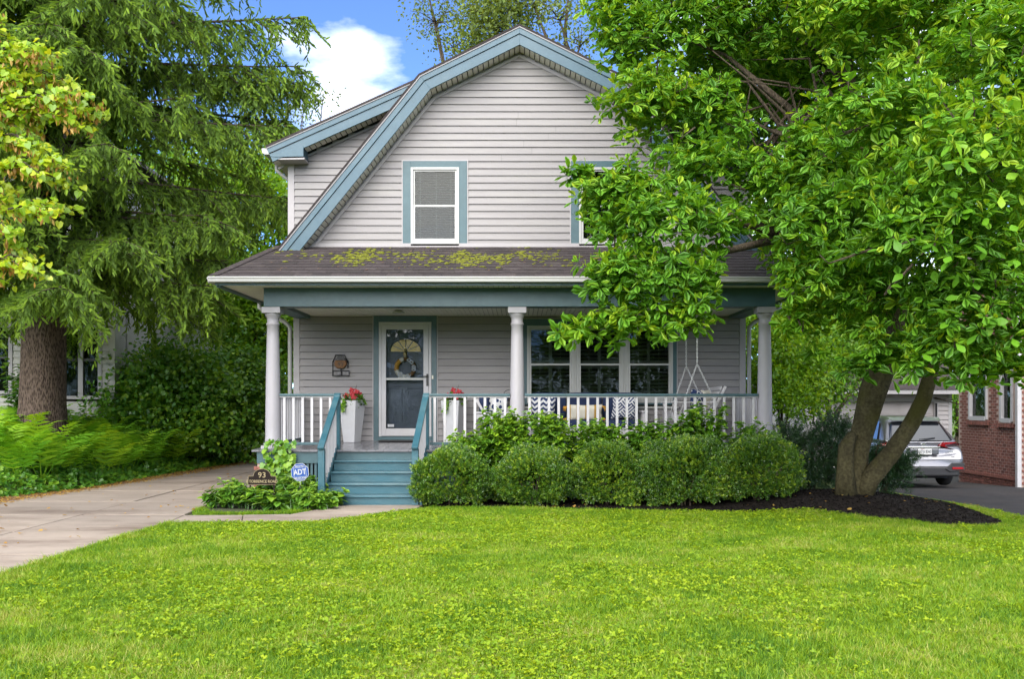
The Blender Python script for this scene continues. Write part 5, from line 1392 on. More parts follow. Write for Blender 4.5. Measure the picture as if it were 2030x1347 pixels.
for W_ in (W1b,W2b):
    y = W_[1]-.06
    while y < W_[0]+.07:
        link('soldier_brick', sold, None, wl, loc=(BX-.03,y,W_[2]-.14)); y += .0705
    w_ = MB().box(BX-.02,BX+.1,W_[1]+.002,W_[1]+.09,W_[2],W_[3]).box(BX-.02,BX+.1,W_[0]-.09,W_[0]-.002,W_[2],W_[3]).box(BX-.03,BX+.1,W_[1]+.09,W_[0]-.09,W_[2]-.03,W_[2]+.08).box(BX-.02,BX+.1,W_[1]+.09,W_[0]-.09,W_[3]-.09,W_[3]).build('window', M['white'], bh, bev=.005)
    MB().box(BX+.06,BX+.065,W_[1]+.09,W_[0]-.09,W_[2]+.08,W_[3]-.09).build('pane', M['glass'], w_)
    MB().box(BX+.14,BX+.145,W_[1]+.09,W_[0]-.09,W_[2]+.08,W_[3]-.09).build('window_backing', M['cream'] if W_ is W1b else M['room'], w_)  # cream curtain in the far window, dark dim-room sheet in the near one
MB().box(BX-.08,BX+.02,BY0-.10,BY0+.02,-.42,5.0).build('downspout', M['white'], bh, bev=.01)
MB().add([(BX-.4,BY0-.4,5.2),(20.4,BY0-.4,5.2),(20.4,BY1+.4,5.2),(BX-.4,BY1+.4,5.2),(BX+1.6,(BY0+BY1)/2,6.6),(18,(BY0+BY1)/2,6.6)],[(3,2,1,0),(0,1,5,4),(1,2,5),(2,3,4,5),(3,0,4)]).build('roof', M['shingle'], bh)

# ------------------------------------------------------------------ garage
GYp = 34.0; gz_ = g1(12,GYp)-.02
ga = empty('garage', (12,GYp,gz_), 'white clapboard garage with a panelled door behind the silver car', 'garage')
gx0, gx1 = 9.3, X(1886,GYp); ge = Z(779,GYp); dh0, dh1, dz1 = X(1668,GYp), X(1852,GYp), Z(797,GYp)
gm_ = MB().box(gx0,gx0+.1,GYp+.02,GYp+6,gz_-.2,ge).box(gx1-.1,gx1,GYp+.02,GYp+6,gz_-.2,ge).box(gx0+.1,gx1-.1,GYp+5.9,GYp+6,gz_-.2,ge).box(gx0+.1,dh0,GYp+.02,GYp+.1,gz_-.2,ge).box(dh1,gx1-.1,GYp+.02,GYp+.1,gz_-.2,ge).box(dh0,dh1,GYp+.02,GYp+.1,dz1,ge)
gw_ = gm_.build('garage_wall', M['garage'], ga)
for k in range(19):
    z0 = gz_+k*.15
    if z0+.15 > ge: break
    for a,b in cut((gx0+.1,gx1-.1),[(dh0-.12,dh1+.12,gz_-.5,dz1+.1)],z0,z0+.15):
        q = MB(); plank(q,a,b,a,b,z0,z0+.16,GYp); q.build('siding_plank',M['garage'],gw_)
for x in (gx0+.05,gx1-.05): MB().box(x-.06,x+.06,GYp-.03,GYp+.03,gz_,ge).build('corner_board', M['white'], ga)
gd = MB().box(dh0-.12,dh0,GYp-.03,GYp+.04,gz_,dz1+.12).box(dh1,dh1+.12,GYp-.03,GYp+.04,gz_,dz1+.12).box(dh0,dh1,GYp-.03,GYp+.04,dz1,dz1+.12).build('garage_door', M['white'], ga)
for k in range(5):
    h = (dz1-gz_)/5; dpl = MB().box(dh0+.002,dh1-.002,GYp+.045,GYp+.085,gz_+k*h+.006,gz_+(k+1)*h-.006)
    for j in range(5):
        ww = (dh1-dh0)/5; dpl.box(dh0+j*ww+.08,dh0+(j+1)*ww-.08,GYp+.03,GYp+.045,gz_+k*h+.08,gz_+(k+1)*h-.08)
    dpl.build('door_panel', M['garage'], gd, bev=.004)
MB().box(gx0-.3,gx1+.3,GYp-.42,GYp-.38,ge-.05,ge+.10).build('fascia_board', M['white'], ga)
MB().box(gx0-.3,gx1+.3,GYp-.38,GYp,ge-.05,ge-.03).build('eave_soffit', M['soffit'], ga)
MB().prism([(GYp-.45,ge+.10),(GYp+3,ge+1.9),(GYp+6.4,ge+.10)],'x',gx0-.35,gx1+.35).build('roof', M['shingle'], ga)
MB().box(X(1855,GYp)-.03,X(1855,GYp)+.03,GYp-.05,GYp-.03,Z(850,GYp),Z(800,GYp)).build('garage_downspout', M['black'], ga)

# ------------------------------------------------------------------ neighbour on the left
NYh = 25.2; nz_ = .30; NX1 = X(228,NYh)
nb = empty('clapboard_house', (-14,NYh,nz_), 'pale clapboard neighbouring house behind the big spruce', 'house')
nw1 = (X(-30,NYh),X(26,NYh),Z(778,NYh),Z(640,NYh)); nw2 = (X(118,NYh),X(203,NYh),Z(788,NYh),Z(640,NYh)); nw3 = (X(-50,NYh),X(38,NYh),Z(505,NYh),Z(395,NYh)); nw4 = (X(120,NYh),X(200,NYh),Z(520,NYh),Z(410,NYh))
holes = [nw1,nw2,nw3,nw4]
mb = MB().box(NX1-.12,NX1-.02,NYh+.3,NYh+11,nz_-.4,7.6).box(-21,-20.9,NYh+.3,NYh+11,nz_-.4,7.6).box(-21,NX1-.02,NYh+.75,NYh+.8,nz_-.4,7.6)
nwall = mb.build('house_wall', M['neighbour'], nb)
for k in range(47):
    z0 = nz_+.1+k*.155
    for a,b in cut((-21,NX1-.11),holes,z0,z0+.155):
        q = MB(); plank(q,a,b,a,b,z0,z0+.167,NYh); q.build('siding_plank', M['neighbour'], nwall)
MB().box(NX1-.11,NX1+.01,NYh-.03,NYh+.3,nz_,7.6).build('corner_board', M['neighbour'], nb)
for r in holes:
    x0,x1,z0,z1 = r; mul = 2 if r in (nw2,nw4) else 1
    w_ = MB().box(x0,x0+.1,NYh-.04,NYh+.06,z0,z1).box(x1-.1,x1,NYh-.04,NYh+.06,z0,z1).box(x0+.1,x1-.1,NYh-.04,NYh+.06,z1-.12,z1).box(x0-.04,x1+.04,NYh-.08,NYh+.06,z0-.05,z0+.03)
    if mul == 2: w_.box((x0+x1)/2-.06,(x0+x1)/2+.06,NYh-.035,NYh+.06,z0+.03,z1-.12)
    wo2 = w_.build('window', M['trim'], nb, bev=.004)
    MB().box(x0+.1,x1-.1,NYh+.0,NYh+.02,(z0+z1)/2-.03,(z0+z1)/2+.03).build('meeting_rail', M['black'], wo2)
    MB().box(x0+.1,x1-.1,NYh+.03,NYh+.035,z0+.03,z1-.12).build('pane', M['glass'], wo2)
    MB().box(x0+.05,x1-.05,NYh+.35,NYh+.37,z0,z1).box(x0+.02,x0+.05,NYh+.06,NYh+.35,z0,z1).box(x1-.05,x1-.02,NYh+.06,NYh+.35,z0,z1).box(x0+.05,x1-.05,NYh+.06,NYh+.35,z0,z0+.02).box(x0+.05,x1-.05,NYh+.06,NYh+.35,z1-.02,z1).build('room_behind', M['dark'], wo2)
MB().prism([(-21.5,7.5),(-15.4,11.5),(NX1+.4,7.5)],'y',NYh-.4,NYh+11.4).build('roof', M['shingle'], nb)

# ------------------------------------------------------------------ vegetation
def lob(px, py, rx, rz, Y, ry=None):
    k = Y/F; return (np.array([X(px,Y), Y, Z(py,Y)]), np.array([rx*k, (ry if ry is not None else min(rx,rz)*k), rz*k]))
def clumps(lobes, n, shell=0.5, down=0.35, rough=0.18):
    """clump centres through the lobes' volume, thicker towards the outside; returns centre, outward direction"""
    w = np.array([l[1][0]*l[1][2]+l[1][0]*l[1][1]*.5 for l in lobes]); k = RNG.choice(len(lobes), n, p=w/w.sum())
    u = rdir(n); flip = (u[:,2] < -.25)&(RNG.random(n) > down); u[flip,2] *= -1
    r = shell+(1-shell)*RNG.random(n)**.6; r *= 1+rough*RNG.normal(size=n)
    c = np.array([l[0] for l in lobes]); R = np.array([l[1] for l in lobes])
    return c[k]+u*r[:,None]*R[k], nrm(u/R[k]), k
def limbs(base, lobes, r0, seed, split=0.35, mb=None, sub=None):
    """trunk that forks into a limb per lobe, thinner limbs to chosen clump centres"""
    rr = random.Random(seed); mb = mb or MB(); base = Vector(base)
    cen = sum((Vector(l[0]) for l in lobes), Vector())/len(lobes)
    fork = base.lerp(Vector((cen.x, cen.y, cen.z)), split); fork.x = base.x+(fork.x-base.x)*.5; fork.y = base.y+(fork.y-base.y)*.5
    mid = base.lerp(fork, .5)+Vector((rr.uniform(-.1,.1),rr.uniform(-.1,.1),0))
    mb.tube([base+Vector((0,0,-.2)), base+Vector((0,0,.25)), mid, fork],[r0*1.35,r0*1.05,r0*.9,r0*.75],9,lump=.05,seed=seed)
    out = []
    for l in lobes:
        e = Vector(l[0]); m_ = fork.lerp(e,.5)+Vector((rr.uniform(-.3,.3),rr.uniform(-.3,.3),rr.uniform(0,.4)))
        mb.tube([fork,m_,e],[r0*.55,r0*.36,r0*.16],7,seed=seed); out.append((m_,e))
    if sub is not None:
        for p in sub:
            p = Vector(p); b = min((q for o_ in out for q in o_), key=lambda q: (q-p).length)
            mb.tube([b,b.lerp(p,.5)+Vector((rr.uniform(-.1,.1),rr.uniform(-.1,.1),rr.uniform(-.05,.2))),p],[r0*.12,r0*.08,r0*.04],5)
    return mb
def tree(name, label, cat, base, lobes, n, per, size, mat, r0, group=None, spread=.28, tmpl=T_SMALL, flat=.5, bark='twig', nsub=40, shell=.5, down=.35, tone=(.45,.24), split=.35, kind_=None):
    t = empty(name, base, label, cat, group)
    c, out, _ = clumps(lobes, n, shell, down)
    sub = c[RNG.choice(n, min(nsub,n), replace=False)]
    limbs(base, lobes, r0, len(name)+int(abs(base[0])*10), split, None, sub).build('trunk', M[bark], t, smooth=True)
    N_ = n*per; k = np.repeat(np.arange(n), per)
    pos = c[k]+RNG.normal(size=(N_,3))*np.array([spread,spread,spread*flat])
    nn = out[k]*.5+np.array([0,0,.7])+.5*RNG.normal(size=(N_,3)); d = out[k]*.6+np.array([0,0,-.25])+.8*RNG.normal(size=(N_,3))
    ct = RNG.normal(size=n)*.12
    tn = np.clip(tone[0]+ct[k]+tone[1]*RNG.normal(size=N_), 0, 1)
    scatter('crown', tmpl, pos, frames(d,nn), RNG.uniform(.7,1.25,N_)*size, tn, M[mat], t)
    return t

# magnolia ----------------------------------------------------------
mg = empty('magnolia_tree', (5.1,16.0,g1(5.1,16)), 'big spreading magnolia-type tree with large glossy leaves in front of the porch', 'tree')
def pt(px, py, Y): return (X(px,Y), Y, Z(py,Y))
tk = MB()
tk.tube([pt(1688,990,16),pt(1691,945,16),pt(1698,900,16.0),pt(1713,848,15.98),pt(1730,785,15.95),pt(1747,730,15.9),pt(1762,680,15.9),pt(1774,620,15.8),pt(1770,520,15.6),pt(1740,400,15.4),pt(1700,250,15.2),pt(1680,120,15.2)],
        [.30,.21,.175,.17,.20,.205,.19,.17,.16,.14,.10,.06],18,lump=.06,seed=1)
tk.tube([pt(1708,988,15.9),pt(1724,950,15.85),pt(1769,897,15.8),pt(1806,842,15.75),pt(1830,793,15.65),pt(1843,750,15.5),pt(1864,660,15.2),pt(1890,540,14.6),pt(1900,380,13.8)],
        [.20,.15,.135,.125,.115,.105,.09,.07,.04],14,lump=.055,seed=2)
tk.tube([pt(1677,988,15.8),pt(1676,930,15.76),pt(1679,885,15.78),pt(1690,862,15.86)],[.17,.125,.115,.075],14,lump=.07,seed=3)
tk.build('trunk', M['bark'], mg, smooth=True); tk = MB()
tk.tube([pt(1760,680,15.9),pt(1700,560,15.2),pt(1560,470,14.2),pt(1420,420,13.4),pt(1290,400,13.0)],[.15,.11,.08,.05,.02],9,lump=.04,seed=4)
tk.tube([pt(1560,470,14.2),pt(1430,500,13.2),pt(1340,560,12.6),pt(1240,640,12.4)],[.06,.045,.03,.012],8,lump=.04,seed=5)
tk.tube([pt(1770,560,15.7),pt(1640,330,15.4),pt(1560,210,15.2),pt(1440,110,15.3),pt(1320,60,15.6)],[.10,.07,.05,.03,.015],8,lump=.04,seed=6)
tk.tube([pt(1740,420,15.4),pt(1820,300,14),pt(1880,250,12.5)],[.11,.07,.03],8,seed=7)
tk.tube([pt(1850,700,15.3),pt(1900,600,13.2),pt(1960,560,11.8)],[.08,.06,.03],8,seed=8)
rr = random.Random(5)
for k in range(26):
    a = pt(rr.uniform(1470,1640),rr.uniform(90,330),rr.uniform(14.6,15.8)); b = (a[0]+rr.uniform(-1.1,.9),a[1]+rr.uniform(-.8,.3),a[2]+rr.uniform(-.3,.8))
    c_ = pt(1600+rr.uniform(-40,90),rr.uniform(200,380),15.3)
    tk.tube([c_,((a[0]+c_[0])/2+rr.uniform(-.2,.2),(a[1]+c_[1])/2,(a[2]+c_[2])/2+.1),a,b],[.045,.03,.02,.006],5)
for px,py in ((1842,745),(1852,790)):
    for k in range(4):
        a = pt(px,py,15.5); tk.tube([a,(a[0]+rr.uniform(-.1,.4),a[1]-.2,a[2]+rr.uniform(-.1,.1))],[.012,.005],5)
tk.build('limbs', M['twig'], mg, smooth=True)
ML = [lob(1340,90,170,120,15.3), lob(1230,30,70,90,15.6), lob(1320,-90,190,110,15.8), lob(1290,225,100,105,14.6), lob(1400,250,100,110,14.6), lob(1570,25,200,85,15.2), lob(1820,40,240,130,14), lob(1990,150,150,150,12.5),
      lob(1420,360,130,90,14), lob(1225,395,95,72,13.2), lob(1330,455,170,90,12.7), lob(1280,555,130,75,12.4), lob(1300,635,120,50,12.3), lob(1200,640,80,32,12.4), lob(1400,590,75,75,12.4), lob(1135,655,50,14,12.4), lob(1150,345,45,16,13.2),lob(1235,420,80,90,13.1),lob(1210,560,60,60,12.5),
      lob(1600,400,120,110,13.6), lob(1660,300,120,95,13.6), lob(1790,260,190,120,12.2), lob(1930,330,150,150,11.4), lob(1700,450,170,110,12.4), lob(1860,480,200,130,11.4), lob(1640,545,105,80,12.6), lob(1790,600,160,80,12.4), lob(1960,620,140,120,11.5),
      lob(1770,700,65,52,12.2), lob(1900,700,110,70,11.6), lob(1565,620,42,32,12.8), lob(1640,640,80,60,13.2), lob(1980,735,80,42,11.6), lob(1700,720,48,18,12.3),
      lob(1750,140,260,170,16.5), lob(1460,150,110,120,16.5), lob(1560,190,150,120,17.8),lob(1500,200,120,100,18.2),lob(1900,420,260,230,16.2), lob(1640,470,170,160,15.8), lob(2120,350,160,420,12.2), lob(1750,-150,420,120,14.5), lob(2150,-50,200,180,13)]
nW = 10500
c, out, kk = clumps(ML, nW, .55, .3, .14)
# open the dark window into the crown where the limbs show
ppx = CX+c[:,0]*F/c[:,1]; ppy = CY-(c[:,2]-EH)*F/c[:,1]
hole = (((ppx-1520)/80)**2+((ppy-190)/62)**2 < 1)&(RNG.random(nW) < .4)&(c[:,1] < 16.6)
hole |= (((ppx-1470)/32)**2+((ppy-500)/40)**2 < 1)&(RNG.random(nW) < .85)
hole |= (ppx > 1425)&(ppx < 1545)&(ppy > 545)&(ppy < 800)
hole |= (ppy > 705)&(ppx < 1640)
hole |= (ppx > 1180)&(ppx < 1228)&(ppy > 195)&(ppy < 330)&(RNG.random(nW) < .9)
hole |= (ppy > 745)&(ppx < 1870)&(RNG.random(nW) < .85)
c, out, kk = c[~hole], out[~hole], kk[~hole]; nW = len(c)
axis = nrm(out*.45+np.array([0,0,.85])+.32*RNG.normal(size=(nW,3)))
PER = 8; N_ = nW*PER; k = np.repeat(np.arange(nW), PER)
ph = (np.tile(np.arange(PER)*2*math.pi/PER, nW)+np.repeat(RNG.uniform(0,6.28,nW),PER)+.25*RNG.normal(size=N_))
e1 = nrm(np.cross(axis, rdir(nW))); e2 = np.cross(axis, e1)
tilt = np.where(RNG.random(N_) < .22, RNG.uniform(.2,.75,N_), RNG.uniform(1.0,1.75,N_))
rd = e1[k]*np.cos(ph)[:,None]+e2[k]*np.sin(ph)[:,None]
d = nrm(rd*np.sin(tilt)[:,None]+axis[k]*np.cos(tilt)[:,None]+np.array([0,0,-.22])); nl = axis[k]*np.sin(tilt)[:,None]-rd*np.cos(tilt)[:,None]+.18*RNG.normal(size=(N_,3))
pos = c[k]-axis[k]*RNG.uniform(0,.12,(N_,1))+d*.02
young = (tilt < .6)
lobe_t = RNG.normal(size=len(ML))*.08
tn = np.clip(.42+lobe_t[kk][k]+.10*RNG.normal(size=nW)[k]+.13*RNG.normal(size=N_)+np.where(young,.25,0)+np.where(RNG.random(N_)<.03,.4,0), 0, 1)
sc_ = RNG.uniform(.10,.185,N_)*np.where(young,.85,1)
# the 300 leaves that show largest become leaf objects, the rest one crown
vis = np.where((np.abs(CX+pos[:,0]*F/pos[:,1]-1015) < 1010)&(pos[:,2] > .5)&(pos[:,2] < EH+CY*pos[:,1]/F)&(out[k][:,1] < -.25), sc_/pos[:,1], 0)
big = np.argsort(-vis)[:299]; msk = np.ones(N_, bool); msk[big] = False
fr = frames(d, nl)
scatter('crown', T_OBOV, pos[msk], fr[msk], sc_[msk], tn[msk], M['magnolia'], mg, kind='stuff')
lm = [tmesh('leaf', T_OBOV, t, M['magnolia']) for t in (.25,.4,.5,.62,.78,.95)]; lt = np.array([.25,.4,.5,.62,.78,.95])
def leaf_obj(i, parent, meshes, tones, pos, fr, sc, tn, name='leaf'):
    m4 = Matrix.Identity(4)
    for a in range(3):
        for b in range(3): m4[a][b] = float(fr[i][a][b]*sc[i])
        m4[a][3] = float(pos[i][a])
    link(name, meshes[int(np.argmin(np.abs(tones-tn[i])))], None, parent, mw=m4)
for i in big: leaf_obj(i, mg, lm, lt, pos, fr, sc_, tn)
# twigs to some whorls
tw = MB()
for i in RNG.choice(nW, 420, replace=False):
    p = Vector(c[i]); a = Vector(axis[i]); L_ = Vector(ML[kk[i]][0])
    q = p.lerp(L_, .45); tw.tube([p, p-a*.14, q], [.006,.009,.015], 4, cap=False)
tw.build('twigs', M['twig'], mg, kind='stuff')

# spruce ------------------------------------------------------------
SXc, SYc = -9.95, 21.7
sp = empty('spruce_tree', (SXc,SYc,g1(SXc,SYc)), 'tall old spruce with drooping boughs and a thick scaly trunk left of the drive', 'tree')
sz0 = g1(SXc,SYc)
MB().tube([(SXc,SYc,sz0-.3),(SXc,SYc,sz0+.3),(SXc+.02,SYc,sz0+1.2),(SXc+.03,SYc,3.5),(SXc+.05,SYc,7),(SXc+.2,SYc,12),(SXc+.2,SYc,20),(SXc+.2,SYc,24)],[.74,.56,.46,.42,.36,.28,.12,.02],22,lump=.035,seed=2).build('trunk', M['spruce_bark'], sp, smooth=True)
bm_ = MB(); SPp=[]; SPd=[]; SPs=[]; SPt=[]
rs = random.Random(21)
def bough(z0, az, L_, sag, dens):
    p0 = Vector((SXc,SYc,z0)); hd = Vector((math.cos(az),math.sin(az),0)); side = Vector((-hd.y,hd.x,0)); pts=[]
    wob = rs.uniform(-.12,.12)
    for i in range(11):
        t = i/10; pts.append(p0+hd*(L_*t*(1-.06*t))+side*(wob*L_*t*t)+Vector((0,0,L_*(.10*t-sag*t*t*1.5+sag*.85*t**3))))
    bm_.tube(pts,[.038*L_/5*(1-.9*i/10)+.005 for i in range(11)],6,cap=False)
    def at(t):
        f = t*10; i = min(9,int(f)); return pts[i].lerp(pts[i+1], f-i)
    for i in range(int(L_*16)):
        q = at(rs.uniform(.12,1.0)); SPp.append(q); SPd.append((hd*.5+side*rs.uniform(-1,1)+Vector((0,0,rs.uniform(-.3,.55)))).normalized()); SPs.append(rs.uniform(.11,.18)); SPt.append(min(1,max(0,rs.gauss(.5,.16))))
    t = .16
    while t < 1.0:
        for s in (-1,1):
            if rs.random() > dens: continue
            l2 = (.25+1.15*math.sin(math.pi*min(1,t*.78+.1)))*rs.uniform(.6,1.1)*min(1,L_/4.5)
            d2 = (hd*.75+side*s*rs.uniform(.5,1.0)+Vector((0,0,-.25))).normalized(); b = at(t)
            n2 = max(2,int(l2/.055)); 
            e2_ = b+d2*l2+Vector((0,0,-.35*l2*l2))
            if l2 > .5: bm_.tube([b,(b+e2_)/2+Vector((0,0,.04)),e2_],[.012,.008,.003],4,cap=False)
            for j in range(n2):
                u = (j+.6)/n2; q = b+d2*(l2*u)+Vector((0,0,-.35*l2*l2*u*u))
                for m_ in range(2):
                    sd_ = (d2*.6+side*rs.uniform(-1,1)+Vector((0,0,rs.uniform(-.95,.2)))).normalized()
                    SPp.append(q); SPd.append(sd_); SPs.append(rs.uniform(.11,.19)); SPt.append(min(1,max(0,rs.gauss(.42+.34*u*u,.17))))
                # hanging branchlets
                if rs.random() < .36:
                    hl = rs.uniform(.15,.6); nh = int(hl/.06); dr = Vector((rs.uniform(-.15,.15),rs.uniform(-.15,.15),-1)).normalized()
                    for h in range(nh):
                        q2 = q+dr*(h*.06)
                        SPp.append(q2); SPd.append((dr+Vector((rs.uniform(-.8,.8),rs.uniform(-.8,.8),.15))).normalized()); SPs.append(rs.uniform(.11,.18))
                        SPt.append(min(1,max(0,rs.gauss(.36+(.38 if h >= nh-2 else 0),.15))))
        t += .17/L_*1.15
    SPp.append(at(.995)); SPd.append((pts[-1]-pts[-2]).normalized()); SPs.append(.2); SPt.append(.6)
zz = 4.0
while zz < 15.5:
    n_ = 5
    a0 = rs.uniform(0,6.28)
    L_ = 5.4 if zz < 10.5 else 5.4*(1-(zz-10.5)/16)
    for i in range(n_):
        az = a0+i*2*math.pi/n_+rs.uniform(-.3,.3); back = math.sin(az) > .35
        bough(zz+rs.uniform(-.25,.25), az, L_*rs.uniform(.72,1.08), .26 if zz < 6 else .2, .4 if back else .66)
    zz += .8
# named boughs seen in front of the trunk and towards the house
for (zz,az,L_,sg) in ((4.6,-1.35,3.9,.30),(4.3,-1.0,4.2,.30),(4.9,-.75,4.6,.28),(4.5,-1.75,3.4,.30),(5.4,-.35,5.0,.26),(6.2,-.1,5.4,.24),(7.4,-.2,5.6,.2),(8.6,-.05,5.7,.16),(9.3,-.15,5.9,.12),(5.0,-2.2,3.8,.3),(6.6,-1.2,4.6,.24),(7.9,-.9,4.9,.22),(9.6,-1.5,4.4,.16),(10.2,-1.9,4.2,.16),(10.0,-1.1,4.6,.14),(8.9,-1.7,4.4,.2),(8.2,-1.35,4.6,.2),(7.2,-1.8,4.2,.22),(5.8,-1.5,4.2,.26),(10.8,-.5,5.0,.12),(11.6,-1.3,4.4,.12)):
    bough(zz,az,L_,sg,.8)
for i in range(22): bough(4.4+i*.36, -1.57+rs.uniform(-1.0,1.0), rs.uniform(1.3,2.5), .32, .6)
zz = 15.6
while zz < 23.5:
    for i in range(5): bough(zz, rs.uniform(0,6.28), max(.6,5.2*(24-zz)/10.5), .1, .4)
    zz += .9
bm_.build('branches', M['twig'], sp, kind='stuff')
SPp, SPd = np.array([tuple(p) for p in SPp]), np.array([tuple(p) for p in SPd])
print('spruce sprigs', len(SPp))
scatter('needles', T_SPRUCE, SPp, frames(SPd, rdir(len(SPp))), np.array(SPs), np.array(SPt), M['spruce'], sp, kind='stuff')

# yellow-green tree at the left edge --------------------------------
ln = empty('linden_tree', (-9.4,12.6,g1(-9.4,12.6)), 'bright yellow-green broadleaf tree with hanging tan seed bracts at the left edge', 'tree')
LB = [((60,130),12.2,95,40),((95,215),12.0,110,42),((40,290),12.2,60,34),((60,335),11.9,80,34),((70,420),12.0,62,30),((20,480),12.1,40,30),((-60,200),12.3,140,90),((-90,380),12.3,120,90),((20,525),11.9,66,22),((15,180),12.4,60,40),((-120,60),12.6,160,120),((-250,250),13,200,220),((-60,560),12,70,30)]
lmb = MB(); lp_=[];ld_=[];ls_=[];lt_=[];bp_=[];bd_=[]
lmb.tube([(-9.4,12.6,0),(-9.4,12.6,2),(-9.2,12.6,4.5),(-9.1,12.7,7)],[.2,.17,.13,.06],10,lump=.04)
for (px,py),Y,rx,rz in LB:
    c0 = np.array([X(px,Y),Y,Z(py,Y)]); rxw, rzw = rx*Y/F, rz*Y/F
    nb_ = max(3,int(rx/14))
    for j in range(nb_):
        st = c0+np.array([-rxw*1.1,RNG.uniform(.1,.5),rzw*RNG.uniform(.2,.9)]); en = c0+np.array([rxw*RNG.uniform(.5,1),RNG.uniform(-.4,.4),rzw*RNG.uniform(-1,.55)])
        md_ = (st+en)/2+np.array([0,0,.1]); lmb.tube([tuple(st),tuple(md_),tuple(en)],[.014,.009,.003],5)
        for u in np.linspace(.08,1,int(np.linalg.norm(en-st)/.035)):
            q = st*(1-u)**2+2*md_*u*(1-u)+en*u*u
            for m_ in range(2):
                lp_.append(q+RNG.normal(size=3)*np.array([.05,.06,.03])); ld_.append(np.array([.5,-.35,-.55])+RNG.normal(size=3)*.5); ls_.append(RNG.uniform(.06,.105)); lt_.append(RNG.uniform(.1,1))
            if RNG.random() < .2:
                for m_ in range(RNG.integers(2,6)): bp_.append(q+RNG.normal(size=3)*.035+np.array([0,0,-.05])); bd_.append(np.array([.1,0,-1])+.3*RNG.normal(size=3))
lmb.tube([(-9.2,12.6,4.3),(-7.2,12.3,4.6),(-6.0,12.0,4.7)],[.08,.05,.02],7).tube([(-9.3,12.6,3.2),(-7.4,12.3,3.5),(-6.2,12.0,3.4)],[.07,.04,.02],7)
lmb.build('trunk', M['twig'], ln, smooth=True)
lp_,ld_,ls_,lt_ = map(np.array,(lp_,ld_,ls_,lt_)); fr = frames(ld_, np.array([.1,-.55,.8])+.4*RNG.normal(size=(len(lp_),3)))
vis = np.where((CX+lp_[:,0]*F/lp_[:,1] > 5), ls_/lp_[:,1], 0); big = np.argsort(-vis)[:200]; msk = np.ones(len(lp_),bool); msk[big]=False
scatter('crown', T_HEART, lp_[msk], fr[msk], ls_[msk], lt_[msk], M['linden'], ln, kind='stuff')
hm = [tmesh('leaf',T_HEART,t,M['linden']) for t in (.2,.5,.85)]
for i in big: leaf_obj(i, ln, hm, np.array([.2,.5,.85]), lp_, fr, ls_, lt_)
bp_ = np.array(bp_); scatter('seed_bracts', T_SMALL, bp_, frames(np.array(bd_), rdir(len(bp_))), np.column_stack([RNG.uniform(.05,.07,len(bp_)),RNG.uniform(.06,.10,len(bp_)),np.full(len(bp_),.08)]), RNG.random(len(bp_)), M['bract'], ln, kind='stuff')

# boxwoods ----------------------------------------------------------
def shrub_mesh(seed, n, size, tmpl, mat, rx, ry, rz, lumps=9, tone=(.36,.2)):
    R = np.random.default_rng(seed); u = nrm(R.normal(size=(n,3))); u[:,2] = np.where(u[:,2] < -.8, -u[:,2], u[:,2])
    lc = nrm(R.normal(size=(lumps,3))+np.array([0,0,.3])); bmp = np.max(np.clip(u@lc.T,0,1)**9,axis=1)
    nzv = vnoise(u[:,0]*4+seed,u[:,2]*4+u[:,1]*3,seed)
    r = (.70+.30*bmp+.22*nzv)*(.60+.46*R.random(n)**.5)*np.where(R.random(n)<.03,1.16,1)
    sq_ = np.sign(u)*np.abs(u)**.8; pos = sq_/np.maximum(np.linalg.norm(sq_,axis=1,keepdims=True),1e-6)*r[:,None]*np.array([rx,ry,rz])*1.06+np.array([0,0,rz*.86]); pos[:,2] = np.maximum(pos[:,2],.03)
    d = u+.55*R.normal(size=(n,3))+np.array([0,0,.35])
    tn = np.clip(tone[0]+1.25*tone[1]*R.normal(size=n)+.35*(vnoise(u[:,0]*2.5+seed*3,u[:,2]*2.5,seed+5)-.5)+np.where(R.random(n)<.05,.35,0),0,1)
    return tmpl, pos, frames(d, nrm(R.normal(size=(n,3)))), R.uniform(.7,1.25,n)*size, tn, mat
def shrub(name, label, cat, x, y, seed, n, size, tmpl, mat, rx, ry, rz, group, lumps=9, tone=(.36,.2), nst=9):
    z = g1(x,y)+.03; t = empty(name,(x,y,z),label,cat,group)
    tm, pos, fr, sc, tn, mt_ = shrub_mesh(seed,n,size,tmpl,mat,rx,ry,rz,lumps,tone)
    scatter('foliage', tm, pos+np.array([x,y,z]), fr, sc, tn, M[mt_], t)
    st = MB(); r_ = random.Random(seed)
    for k in range(nst):
        a = r_.uniform(0,6.28); e = (x+rx*.7*math.cos(a)*r_.random(),y+ry*.7*math.sin(a)*r_.random(),z+rz*r_.uniform(.9,1.5))
        st.tube([(x+.06*math.cos(a),y+.06*math.sin(a),z-.05),((x*.6+e[0]*.4),(y*.6+e[1]*.4),z+rz*.5),e],[.018,.012,.004],5)
    st.build('stem', M['twig'], t); return t
BXW = [(897,158,893,1016,15.95,'clipped boxwood nearest the stairs, first of the row'),(1058,150,898,1016,15.9,'boxwood under the middle column, second of the row from the stairs'),
       (1212,146,886,1008,16.0,'yellow-tinged boxwood in the middle of the row'),(1366,168,878,1021,15.75,'largest boxwood of the row, second from the tree trunk'),(1512,146,885,1014,15.95,'boxwood at the right porch column, last of the row')]
for i,(px,w,py0,py1,Y,lb) in enumerate(BXW):
    rx = w*Y/F/2*1.07; zt = Z(py0,Y)
    shrub('boxwood_shrub', lb, 'shrub', X(px,Y), Y+.25, 31+i, 8200, .068, T_BOX, 'boxwood', rx, .50, (zt-.03)/1.86, 'boxwoods in a row before the porch', 13, (.43 if i==2 else .34,.24), 4)
